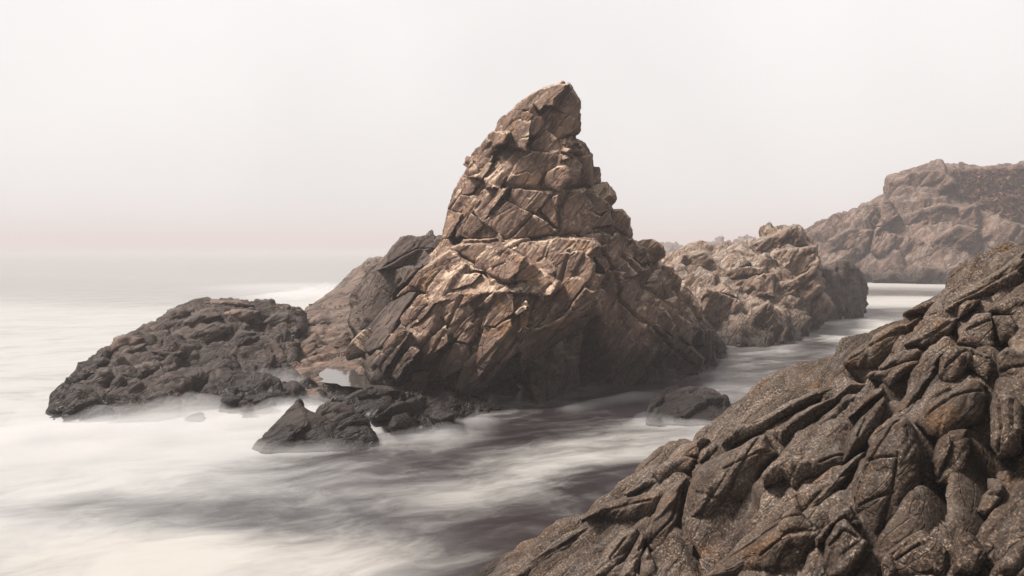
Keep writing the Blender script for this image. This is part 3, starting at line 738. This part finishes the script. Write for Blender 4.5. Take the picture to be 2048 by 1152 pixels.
rock('outcrop_body', [
    H((1450,695,39),(1360,640,42),(1340,560,46),(1430,525,50),(1500,485,52),(1592,462,53),(1625,500,51),(1640,560,50),(1645,640,50),(1600,690,40.5),(1530,700,38.6),(1480,610,44),(1592,462,60),(1340,540,60),(1640,560,60)),
    H((1310,522,60),(1330,508,62),(1400,492,60),(1500,484,60),(1480,560,52),(1340,580,55),(1400,500,70)),
    H((1560,690,40),(1590,560,46),(1640,560,48),(1640,645,49),(1600,692,40.3),(1530,600,48)),
    ], 0.12, AX_S, LV_MID, M_MID, outcrop, seed=41, rough=0.12, rough_size=1.0, lump=0.3, lump_size=4, bvh=BVM)
LV_MB = [dict(size=(2.6, 1.2, 0.7), off=0.08, tilt=0.3, crack=0.08, w=0.06), dict(size=(0.9, 0.45, 0.25), off=0.05, tilt=0.12, crack=0.03, w=0.1, box=True)]
for i, (fc, pr, pl) in enumerate([
 ('F',.3,[(1479,505),(1522,478),(1591,455),(1614,482),(1629,493),(1568,497),(1506,520)]),
 ('F',.4,[(1506,524),(1568,497),(1633,493),(1641,535),(1598,551),(1552,566),(1545,535)]),
 ('LF',.4,[(1548,566),(1598,551),(1629,535),(1645,574),(1606,612),(1579,658),(1552,635),(1545,597)]),
 ('FR',.6,[(1402,605),(1410,578),(1433,582),(1475,601),(1498,624),(1491,666),(1452,658),(1406,628)]),
 ('LT',.4,[(1387,585),(1445,566),(1468,589),(1425,585),(1406,605)]),
 ('LF',.4,[(1460,570),(1506,551),(1545,547),(1545,589),(1510,597),(1475,585)]),
 ('F',.4,[(1491,666),(1510,620),(1537,605),(1552,635),(1575,658),(1568,685),(1529,689)]),
 ('F',.4,[(1579,658),(1645,585),(1668,612),(1645,643),(1606,666)]),
 ('LT',.4,[(1420,520),(1450,500),(1478,510),(1500,525),(1470,545),(1430,540)]),
 ('LF',.4,[(1340,535),(1370,510),(1410,505),(1425,520),(1400,545),(1360,550)]),
 ('LF',.4,[(1430,548),(1480,535),(1530,535),(1535,548),(1490,552),(1440,565)])]):
    block('rock_block', pl, fc, pr, BVM, AX_S, M_MID, outcrop, LV_MB, edge=0.06, seed=600 + i, rough=0.06, rough_size=0.8, wobble=0.06)
rock('dark_knob', [H((1640,640,51),(1650,540,54),(1690,522,56),(1722,545,57),(1728,590,57),(1740,615,57),(1730,632,55),(1680,640,52),(1650,540,62),(1720,545,62))], 0.12, AX_S,
     LV_MID[1:], M_REEF, None, G(1700, 635), 'dark rounded knob at the end of the tan outcrop', 'rock', seed=43, rough=0.1, rough_size=1.0)
LV_CL = [dict(size=(18, 9, 6), off=0.5, tilt=1.4, crack=0.5, w=0.035, warp=0.5), dict(size=(7, 3, 2), off=0.15, tilt=0.45, crack=0.25, w=0.04, warp=0.5),
         dict(size=(2.6, 1.2, 0.8), off=0.05, tilt=0.15, crack=0.06, w=0.08)]
cliff = empty('far_cliff', G(1850, 575), 'hazy brown coastal cliff rising at far right', 'cliff')
BVC = []
rock('cliff_face', [
    H((1600,475,120),(1640,455,118),(1700,430,117),(1760,410,116),(1850,420,110),(2000,420,108),(2300,400,105),(2300,575,96),(1900,578,98),(1740,572,102),(1640,560,108),(1600,475,150),(2300,400,160)),
    H((1700,430,119),(1770,400,117),(1860,410,112),(1950,420,110),(1780,440,112),(1770,400,140),(2100,420,140)),
    H((1776,400,119),(1780,358,121),(1800,346,122),(1850,340,123),(1900,347,122),(2048,337,120),(2300,322,118),(2300,450,106),(1950,430,112),(1830,410,115),(1780,360,150),(2300,322,160)),
    ], 0.3, AX_S, LV_CL, M_CLIFF, cliff, seed=51, rough=0.3, rough_size=2.5, lump=1.3, lump_size=9, cut_z=-1, bvh=BVC)
LV_CB = [dict(size=(6, 2.6, 1.6), off=0.2, tilt=0.7, crack=0.2, w=0.05), dict(size=(2.2, 1.1, 0.6), off=0.12, tilt=0.3, crack=0.08, w=0.1, box=True)]
for i, (fc, pr, pl) in enumerate([
 ('LF',.8,[(1773,397),(1779,355),(1798,351),(1848,341),(1883,343),(1910,366),(1860,393),(1818,397)]),
 ('LF',.8,[(1710,424),(1722,405),(1772,399),(1798,432),(1760,455),(1714,443)]),
 ('LF',1.0,[(1798,432),(1875,408),(1952,412),(1956,455),(1875,474),(1798,466)]),
 ('LF',.9,[(1860,482),(1914,451),(1952,458),(1945,505),(1895,535),(1860,512)]),
 ('F',.8,[(1760,455),(1798,466),(1850,482),(1830,530),(1780,540),(1740,500)]),
 ('LF',.8,[(1660,480),(1700,455),(1745,460),(1730,510),(1690,530),(1655,520)]),
 ('F',.8,[(1840,530),(1890,540),(1930,520),(1940,560),(1880,570),(1830,565)]),
 ('LF',.8,[(1955,470),(2010,440),(2050,450),(2050,500),(1990,530),(1950,510)])]):
    block('cliff_buttress', pl, fc, pr, BVC, AX_S, M_CLIFF, cliff, LV_CB, edge=0.08, seed=640 + i, rough=0.15, rough_size=2.0, wobble=0.07)
def ground_cover(poly, n, seed):
    rs = np.random.RandomState(seed); poly = np.array(poly, float); lo, hi = poly.min(0), poly.max(0)
    C, Nn = [], []
    cand = lo + rs.rand(n * 3, 2) * (hi - lo); cand = cand[poly_sd(cand, poly) > -6 * rs.rand(len(cand))]
    cand = cand[fbm(np.c_[cand / 22.0, 0 * cand[:, 0]], 3, seed) > -0.30 + 0.25 * rs.rand(len(cand))][:n]
    V, F = [], []
    for p in cand:
        h = cast(BVC, ray_dir(*p))
        if not h: continue
        c = CAM + ray_dir(*p) * h[0]; r = rs.uniform(0.18, 0.42)
        for q in range(5):
            k = len(V); o = c + rs.normal(size=3) * r * 0.6 + h[1] * r * 0.3; a = rs.normal(size=3) * r * 0.55; d = rs.normal(size=3) * r * 0.55
            V += [o - a, o + d, o + a, o - d + np.array((0, 0, r * .2))]; F.append((k, k + 1, k + 2, k + 3))
    me = bpy.data.meshes.new('ground_cover'); me.from_pydata([tuple(v) for v in V], [], F)
    m, nt, out = new_mat('dry_scrub'); b = NB(nt); geo = b.n('ShaderNodeNewGeometry')
    bs = b.n('ShaderNodeBsdfPrincipled'); bs.inputs['Roughness'].default_value = 0.9; bs.inputs['Specular IOR Level'].default_value = 0.1
    b.l(b.ramp(b.noise(geo.outputs['Position'], 0.5, 4, 0.7), [(0.35, (0.060, 0.030, 0.023)), (0.55, (0.085, 0.046, 0.034)), (0.7, (0.085, 0.060, 0.038))]), bs.inputs['Base Color'])
    b.l(bs.outputs[0], out.inputs['Surface'])
    ob = link('ground_cover', me, m); ob['kind'] = 'stuff'; ob['label'] = 'reddish brown scrub covering the top of the far cliff'
ground_cover([(1870,356),(1910,354),(2060,346),(2060,445),(2010,425),(1960,405),(1915,385),(1880,365)], 11000, 5)
for i, (pts, lab) in enumerate([
   (H((1285,505,330),(1310,497,332),(1345,489,335),(1360,495,335),(1375,510,330),(1345,489,350),(1300,505,350)), 'faint low fog-bound rock nearest the stack on the horizon'),
   (H((1370,510,340),(1400,497,345),(1440,487,350),(1470,497,345),(1480,510,340),(1440,487,365),(1380,510,360)), 'faint fog-bound rock, middle of three on the horizon'),
   (H((1450,510,340),(1465,492,342),(1482,477,345),(1500,482,345),(1520,492,340),(1530,510,338),(1482,477,365),(1520,500,360)), 'faint fog-bound rock, tallest of three on the horizon')]):
    rock('horizon_rock', [pts], 0.5, AX_S, [dict(size=(9, 5, 5), off=1.2, tilt=2.5), dict(size=(3.5, 2.5, 2.5), off=0.5, tilt=1.0)], M_CLIFF, None, pts[0] * np.array((1, 1, 0)), lab, 'rock', 'fog-bound rocks on the horizon', seed=61 + i, cut_z=-1.1)
rock('back_rock', [H((655,590,80),(700,550,82),(740,518,84),(800,515,84),(820,600,80),(700,600,78),(740,518,95),(820,515,95))], 0.15, AX_S, LV_MID[1:], M_CLIFF, None, G(720, 592),
     'hazy grey sloping rock behind the left foot of the stack', 'rock', seed=63, rough=0.1, rough_size=1.0, cut_z=-1)

# ------------------------------------------------------------------ near granite slope
LV_SL = [dict(size=(3.6, 0.62, 1.4), cushion=0.26, cw=0.2, tilt=0.15, off=0.05, warp=0.45),
         dict(size=(1.1, 0.34, 0.6), cushion=0.10, cw=0.2, tilt=0.08, warp=0.4),
         dict(size=(0.4, 0.14, 0.2), cushion=0.03, cw=0.3)]
GROOVES = [([(1865,890),(1868,960),(1850,1030),(1800,1080),(1740,1120)], 16, .75), ([(1955,850),(1948,930),(1935,1000),(1900,1040)], 16, .75), ([(1985,770),(1975,850),(1968,930)], 12, .65),
 ([(1640,1010),(1690,970),(1735,905)], 10, .42), ([(1500,1005),(1445,1050),(1410,1100),(1390,1150)], 14, .65), ([(1695,742),(1750,738),(1790,720)], 6, .35),
 ([(1560,895),(1620,850),(1665,812)], 8, .42), ([(1380,1150),(1368,1080),(1368,1000),(1385,945)], 7, .42), ([(1690,925),(1697,880),(1715,840)], 8, .42), ([(1790,790),(1830,745),(1860,700),(1900,665)], 8, .42),
 ([(1580,1150),(1630,1090),(1650,1050)], 9, .42), ([(1285,1130),(1300,1060),(1330,1000)], 7, .35), ([(1835,690),(1850,650),(1880,620)], 7, .35), ([(1990,640),(1995,700),(1985,750)], 8, .42), ([(1920,600),(1975,570),(2040,540)], 6, .2), ([(1915,640),(1910,690)], 6, .2)]
slope = empty('granite_slope', G(1500, 1100), 'near speckled granite slope with deep diagonal cracks at lower right', 'rock slope')
BVF = []
rock('bedrock', [H((900,1200,11.6),(1000,1140,11.9),(1200,1005,11.8),(1330,910,11.7),(1470,830,11.5),(1650,740,11),(1760,660,10.7),(1900,585,10.4),(2048,495,10),(2400,270,9.5),
                         (2048,1152,4.6),(2400,1300,3.7),(1500,1300,5.5),(1200,1300,8)) + [p + np.array((1.5, 2.5, -4.0)) for p in H((1000,1140,11.9),(1470,830,11.5),(2048,495,10),(2400,270,9.5))]
                       + [np.array((9, 1, 0.0)), np.array((-1, 1, -1.0)), np.array((3, -2, 0))]],
     0.04, AX_F, LV_SL, M_SLOPE, slope, seed=71, bvh=BVF, rough=0.03, rough_size=0.3, sink=0.2, carve=[(l, w, d) for l, w, d in GROOVES])

RIBS = [
 [(1682,715),(1704,690),(1742,664),(1780,642),(1815,636),(1840,623),(1846,628),(1811,661),(1802,687),(1777,709),(1758,731),(1732,734),(1704,731),(1685,725)],
 [(1805,623),(1830,614),(1903,580),(1906,587),(1875,614),(1843,623),(1811,628)],
 [(1761,732),(1780,712),(1811,696),(1837,693),(1849,702),(1837,718),(1811,725),(1780,737),(1764,740)],
 [(1742,743),(1773,737),(1811,721),(1840,718),(1840,731),(1821,740),(1799,762),(1780,778),(1764,762),(1735,750)],
 [(1536,854),(1565,832),(1615,804),(1663,785),(1685,766),(1697,756),(1735,756),(1764,762),(1767,775),(1735,769),(1691,778),(1663,800),(1621,835),(1590,861),(1561,886),(1542,867)],
 [(1568,886),(1596,861),(1628,835),(1666,804),(1691,781),(1732,769),(1745,778),(1716,807),(1685,823),(1688,838),(1653,867),(1621,873),(1590,880)],
 [(1697,835),(1716,810),(1745,781),(1767,775),(1764,791),(1735,810),(1710,829)],
 [(1688,918),(1697,864),(1723,829),(1758,794),(1773,782),(1780,800),(1767,838),(1748,870),(1723,892),(1697,914)],
 [(1709,986),(1714,962),(1730,919),(1741,889),(1768,860),(1785,835),(1812,821),(1830,840),(1840,875),(1848,903),(1850,924),(1842,967),(1829,978),(1821,1010),(1794,1045),(1768,1069),(1752,1079),(1738,1071),(1725,1042),(1711,1010)],
 [(1649,1125),(1655,1079),(1674,1042),(1693,1031),(1714,1055),(1738,1082),(1730,1101),(1703,1144),(1690,1160),(1660,1155)],
 [(1631,1071),(1661,1034),(1701,999),(1711,1021),(1725,1047),(1711,1053),(1693,1031),(1671,1039),(1653,1074),(1634,1087)],
 [(1913,683),(1932,639),(1951,623),(1982,623),(1989,655),(1989,687),(1985,699),(1951,693),(1932,687)],
 [(1875,750),(1881,712),(1906,690),(1944,690),(1982,706),(1985,737),(1979,762),(1970,756),(1938,731),(1925,750),(1906,766),(1887,762)],
 [(1827,829),(1849,791),(1875,766),(1906,766),(1938,737),(1970,756),(1979,788),(1970,823),(1951,835),(1922,851),(1890,873),(1856,864),(1843,845)],
 [(1868,918),(1881,876),(1906,854),(1938,851),(1951,876),(1940,930),(1925,975),(1880,960)],
 [(1992,712),(2011,696),(2060,712),(2060,775),(2017,769),(1995,750)],
 [(1979,845),(1989,782),(2014,778),(2039,807),(2046,861),(2033,908),(2001,921),(1982,892)],
 [(1958,1021),(1971,988),(1998,959),(2007,972),(1998,1010),(1971,1031)],
 [(1765,1114),(1794,1087),(1840,1058),(1869,1074),(1896,1101),(1901,1160),(1768,1160),(1762,1130)],
 [(1966,1160),(1995,1122),(2060,1065),(2070,1160)],
 [(1905,1101),(1917,1053),(1955,1074),(1976,1114),(1955,1150),(1907,1150)],
 [(1364,1028),(1377,965),(1396,930),(1443,899),(1494,873),(1535,854),(1544,877),(1560,896),(1544,915),(1519,940),(1513,972),(1494,997),(1449,1010),(1427,1051),(1408,1092),(1386,1136),(1380,1146),(1370,1120),(1364,1073)],
 [(1392,1152),(1443,1111),(1494,1073),(1519,1051),(1551,1028),(1579,1010),(1595,1032),(1633,1066),(1630,1082),(1595,1123),(1570,1165),(1400,1170)],
 [(1516,946),(1538,921),(1566,902),(1601,905),(1648,896),(1690,890),(1690,930),(1640,945),(1601,953),(1585,975),(1563,950),(1551,959),(1522,968)],
 [(1588,980),(1607,959),(1645,956),(1687,922),(1735,892),(1727,914),(1687,967),(1661,999),(1615,1026),(1602,1007)],
 [(1294,1057),(1316,1025),(1329,991),(1342,965),(1380,946),(1373,978),(1364,1025),(1364,1073),(1367,1120),(1373,1149),(1332,1130),(1307,1092)],
 [(1301,940),(1316,924),(1361,905),(1392,911),(1380,934),(1348,943),(1320,959)],
 [(1278,965),(1304,943),(1320,959),(1316,968),(1285,975),(1253,990),(1247,984)],
 [(1158,1038),(1203,1006),(1253,994),(1316,978),(1326,991),(1310,1022),(1285,1041),(1240,1047),(1209,1028)],
 [(1177,1160),(1206,1098),(1240,1057),(1275,1051),(1282,1073),(1253,1111),(1231,1160)],
 [(1234,1160),(1253,1114),(1282,1066),(1294,1073),(1285,1111),(1275,1160)],
 [(1278,1165),(1282,1114),(1294,1092),(1310,1123),(1320,1165)],
 [(1000,1150),(1038,1123),(1089,1089),(1142,1057),(1190,1041),(1203,1057),(1174,1079),(1127,1108),(1063,1150)],
 [(1919,633),(1922,607),(1938,595),(1963,590),(1960,604),(1938,620)],
 [(1973,614),(2001,595),(2060,580),(2060,630),(2001,623),(1982,620)],
 [(1985,633),(2020,630),(2036,652),(2036,680),(2001,687),(1992,655)],
 [(1735,892),(1773,829),(1805,788),(1849,737),(1868,699),(1900,680),(1919,687),(1887,712),(1871,756),(1843,788),(1824,823),(1799,826),(1764,861)],
 [(1808,687),(1843,655),(1875,633),(1919,633),(1906,658),(1894,671),(1865,687),(1849,693),(1837,687)],
 [(1856,623),(1881,611),(1938,570),(1985,545),(2060,490),(2060,560),(1990,585),(1930,600),(1900,625)],
 [(1440,883),(1449,864),(1475,848),(1506,842),(1538,826),(1535,851),(1494,870),(1459,886)],
 [(1361,905),(1373,892),(1408,873),(1421,880),(1399,892),(1396,911)],
 [(1399,921),(1402,902),(1427,883),(1443,892),(1427,908)],
 [(1500,840),(1540,820),(1590,790),(1640,770),(1690,768),(1660,785),(1610,805),(1565,830),(1536,850)],
]
FINE = [(l, 2.2, 0.05) for l in [[(1798,905),(1790,960),(1765,1062)], [(1730,916),(1800,912)], [(1400,1150),(1480,1095),(1560,1036),(1592,1030)], [(1396,982),(1440,1000)], [(1905,900),(1884,955)],
 [(1742,820),(1716,872)], [(1300,1085),(1345,1040),(1362,1000)], [(1520,1110),(1580,1060),(1620,1062)], [(1450,940),(1510,905),(1545,895)], [(1695,715),(1750,690),(1810,655)], [(1600,840),(1660,795)],
 [(1930,660),(1980,640)], [(1890,735),(1930,700),(1975,715)], [(1850,830),(1900,800),(1960,780)], [(2000,800),(2010,860),(2005,905)], [(2025,800),(2030,860)], [(1190,1030),(1250,1010),(1300,1000)],
 [(1060,1130),(1120,1090),(1180,1060)], [(1220,1120),(1250,1080)], [(1660,1090),(1690,1060),(1715,1075)], [(1790,1120),(1840,1090)], [(1640,925),(1680,905)], [(1720,1010),(1790,985)], [(1900,600),(1960,575),(2040,530)]]]
LV_RIB = [dict(size=(1.3, 0.4, 0.5), tilt=0.07, off=0.01, crack=0.035, w=0.035, warp=0.3), dict(size=(0.8, 0.25, 0.4), cushion=0.04, cw=0.25, warp=0.5), dict(size=(0.3, 0.12, 0.15), cushion=0.015, cw=0.3)]
for i, pl in enumerate(RIBS):
    block('rock_rib', pl, 'A', .36, BVF, AX_F, M_SLOPE, slope, LV_RIB, edge=0.22, dome=0.12, seed=400 + i, rough=0.03, rough_size=0.25, auto=0.45, px_step=1.1, wobble=0.03, carve=FINE)

# ------------------------------------------------------------------ pools, veils of water and surf mist
m, nt, out = new_mat('pool_water'); b = NB(nt)
pw = b.n('ShaderNodeBsdfPrincipled'); pw.inputs['Base Color'].default_value = (0.05, 0.042, 0.038, 1); pw.inputs['Roughness'].default_value = 0.04; pw.inputs['IOR'].default_value = 1.6
pg = b.n('ShaderNodeNewGeometry'); pbp = b.n('ShaderNodeBump'); pbp.inputs['Strength'].default_value = 0.12; pbp.inputs['Distance'].default_value = 0.05
b.l(b.noise(pg.outputs['Position'], 3.0, 3, 0.5), pbp.inputs['Height']); b.l(pbp.outputs[0], pw.inputs['Normal'])
b.l(pw.outputs[0], out.inputs['Surface']); M_POOL = m
for pl, z, lab in [([(648,762),(645,745),(662,730),(700,713),(722,713),(742,742),(775,764),(800,778),(740,778),(700,772)], 0.60, 'still pale tide pool at the left foot of the stack'),
                   ([(592,652),(598,628),(610,625),(606,650),(596,664)], 1.25, 'small bright puddle in the gap between the reef and the shelf')]:
    rs = np.random.RandomState(len(pl)); pa = np.array(pl, float); ce = pa.mean(0); fine = []
    for a, c in zip(pa, np.roll(pa, -1, 0)):
        for t in (0, .25, .5, .75): fine.append(ce + (a + (c - a) * t - ce) * rs.uniform(1.0, 1.16))
    bm = bmesh.new(); q = [G(*p, z) for p in fine]
    bm.faces.new([bm.verts.new(x - q[0]) for x in q]); bmesh.ops.recalc_face_normals(bm, faces=bm.faces)
    me = bpy.data.meshes.new('tide_pool'); bm.to_mesh(me); bm.free()
    ob = link('tide_pool', me, M_POOL, None, q[0]); tag(ob, lab, 'pool', 'pools left among the rocks')

m, nt, out = new_mat('running_water'); b = NB(nt)
geo = b.n('ShaderNodeTexCoord'); sep = b.n('ShaderNodeSeparateXYZ'); b.l(geo.outputs['UV'], sep.inputs[0])
cmb = b.n('ShaderNodeCombineXYZ'); b.l(b.math('MULTIPLY', sep.outputs['X'], 3.5), cmb.inputs[0]); b.l(b.math('MULTIPLY', sep.outputs['Y'], 0.9), cmb.inputs[1])
st_ = b.noise(cmb.outputs[0], 1.6, 4, 0.6)
edge_ = b.mr(b.math('ABSOLUTE', b.math('SUBTRACT', sep.outputs['X'], 0.5)), 0.08, 0.5, 1.0, 0.0, True)
al = b.math('MULTIPLY', b.mr(st_, 0.34, 0.72, 0.0, 0.6, True), edge_)
df = b.n('ShaderNodeBsdfDiffuse'); df.inputs[0].default_value = (0.27, 0.265, 0.262, 1); tr = b.n('ShaderNodeBsdfTransparent')
mx = b.n('ShaderNodeMixShader'); b.l(al, mx.inputs[0]); b.l(tr.outputs[0], mx.inputs[1]); b.l(df.outputs[0], mx.inputs[2]); b.l(mx.outputs[0], out.inputs['Surface'])
M_VEIL = m
ALLB = BVR + BVS + BV
def veil(pts, width, label):
    """a ribbon of running water that follows the rock under a traced line"""
    pts = np.array(pts, float); seg = np.r_[0, np.cumsum(np.linalg.norm(np.diff(pts, axis=0), axis=1))]
    n = max(8, int(seg[-1] / 4)); tt = np.linspace(0, seg[-1], n)
    line = np.stack([np.interp(tt, seg, pts[:, 0]), np.interp(tt, seg, pts[:, 1])], 1)
    C = []
    for p in line:
        d = ray_dir(*p); h = cast(ALLB, d); g = G(*p, 0.03)
        C.append(CAM + d * (h[0] - 0.10) if h and h[0] < np.linalg.norm(g - CAM) else g + np.array((0, 0, 0.05)))
    C = np.array(C)
    for _ in range(12): C[1:-1] = (C[:-2] + 2 * C[1:-1] + C[2:]) / 4
    V, F, UV = [], [], []; L = 0
    for i in range(n):
        t = C[min(i + 1, n - 1)] - C[max(i - 1, 0)]; t /= np.linalg.norm(t)
        side = np.cross(t, C[i] - CAM); side /= np.linalg.norm(side)
        w = width * (0.55 + 0.75 * i / n) / 2
        if i: L += np.linalg.norm(C[i] - C[i - 1])
        for k in range(5):
            a = k / 4; bow = 0.06 * (1 - (2 * a - 1) ** 2)
            V.append(C[i] + side * (2 * a - 1) * w - ray_dir(*line[i]) * bow); UV.append((a, L))
    for i in range(n - 1):
        for k in range(4): F.append((i * 5 + k, i * 5 + k + 1, i * 5 + k + 6, i * 5 + k + 5))
    o = C[-1]; me = bpy.data.meshes.new('water_veil'); me.from_pydata([tuple(x - o) for x in V], [], F)
    uv = me.uv_layers.new(name='UV')
    for l in me.loops: uv.data[l.index].uv = UV[l.vertex_index]
    me.polygons.foreach_set('use_smooth', np.ones(len(me.polygons), bool))
    ob = link('water_veil', me, M_VEIL, None, o); tag(ob, label, 'cascade', 'water running off the rocks')
veil([(660,840),(668,862),(670,895)], 0.28, 'thin white trickle between the pointed rock and the knobbly rock')
veil([(705,850),(700,865),(690,890)], 0.25, 'thin white trickle over the knobbly rock')
veil([(600,790),(640,800),(690,812),(740,850)], 0.7, 'white water sliding along the front of the shelf')
veil([(820,820),(830,845),(800,865)], 0.35, 'white trickle over the dark rocks at the shelf end')

MIST = [([(60,885),(160,870),(300,860),(440,815),(540,805)], 0.9, 0.34), ([(440,792),(520,792),(575,795)], 0.9, 0.40), ([(470,750),(520,765),(560,770)], 0.7, 0.36),
        ([(300,880),(450,850),(560,840)], 1.3, 0.28), ([(500,912),(600,916),(680,904),(760,895)], 0.35, 0.16), ([(590,815),(660,830),(690,840)], 0.45, 0.2),
        ([(770,890),(880,888),(960,850)], 0.5, 0.18), ([(0,900),(200,900),(400,890)], 2.2, 0.2), ([(1150,822),(1250,802),(1330,790)], 0.5, 0.09),
        ([(1290,852),(1380,860),(1480,848)], 0.4, 0.18), ([(640,592),(690,592)], 4.0, 0.5), ([(1450,714),(1560,707),(1650,652),(1740,642)], 0.6, 0.05)]
gx = np.arange(-30, 26, 0.22); gy = np.arange(14, 84, 0.22)
X, Y = np.meshgrid(gx, gy); P = np.stack([X.ravel(), Y.ravel(), 0 * X.ravel()], 1)
T = np.zeros(len(P))
for pts, w, h in MIST:
    T = np.maximum(T, h * np.exp(-(seg_dist(P, [G(*p) for p in pts]) / w) ** 2))
T *= 1.1 + 1.3 * fbm(P / np.array((2.2, 1.3, 1)), 4, 77)
keep = T > 0.004; ny, nx = X.shape; idx = np.arange(nx * ny).reshape(ny, nx)
Fq = np.stack([idx[:-1, :-1], idx[:-1, 1:], idx[1:, 1:], idx[1:, :-1]], -1).reshape(-1, 4); Fq = Fq[keep[Fq].any(1)]
m, nt, out = new_mat('surf_mist'); b = NB(nt)
pv = b.n('ShaderNodeVolumePrincipled'); pv.inputs['Color'].default_value = (0.68, 0.675, 0.68, 1); pv.inputs['Density'].default_value = 0.26
b.l(pv.outputs[0], out.inputs['Volume'])
T0 = T
for li, frac in enumerate((0.3, 0.65, 1.05, 1.6)):          # four veils of spray, each thinner with height
    T = np.maximum(T0 * frac * (1 + 0.5 * fbm(P / np.array((1.6, 1.0, 1)), 3, 90 + li)) - 0.03, 0); keep = T > 0.0005
    Fl = Fq[keep[Fq].any(1)]
    used = np.unique(Fl); re_ = np.full(nx * ny, -1); re_[used] = np.arange(len(used)); k = len(used)
    top = P[used].copy(); top[:, 2] = np.where(keep[used], T[used], 0.0) + 0.056 + 0.0005 * li
    bot = P[used].copy(); bot[:, 2] = 0.055 - 0.0005 * li
    ft = re_[Fl]; fb = ft[:, ::-1] + k
    ed = np.concatenate([ft[:, [0, 1]], ft[:, [1, 2]], ft[:, [2, 3]], ft[:, [3, 0]]]); es = set(map(tuple, ed.tolist()))
    side = [(a + k, c + k, c, a) for a, c in es if (c, a) not in es]
    me = bpy.data.meshes.new('surf_mist'); me.from_pydata(np.concatenate([top, bot]).tolist(), [], ft.tolist() + fb.tolist() + side)
    ob = link('surf_mist', me, m); ob['kind'] = 'stuff'; ob['label'] = 'soft white mist of surf lying on the water'

# ------------------------------------------------------------------ sea fog
bm = bmesh.new(); bmesh.ops.create_cube(bm, size=1.0)
for v in bm.verts: v.co = Vector((v.co.x * 8400, v.co.y * 6400 + 3000, -2.2 if v.co.z < 0 else 24.0))
me = bpy.data.meshes.new('haze'); bm.to_mesh(me); bm.free()
m, nt, out = new_mat('sea_fog'); b = NB(nt)
pv = b.n('ShaderNodeVolumePrincipled'); pv.inputs['Color'].default_value = (0.490, 0.468, 0.478, 1); pv.inputs['Density'].default_value = 0.0018
b.l(pv.outputs[0], out.inputs['Volume'])
hz = link('haze', me, m); hz['kind'] = 'stuff'
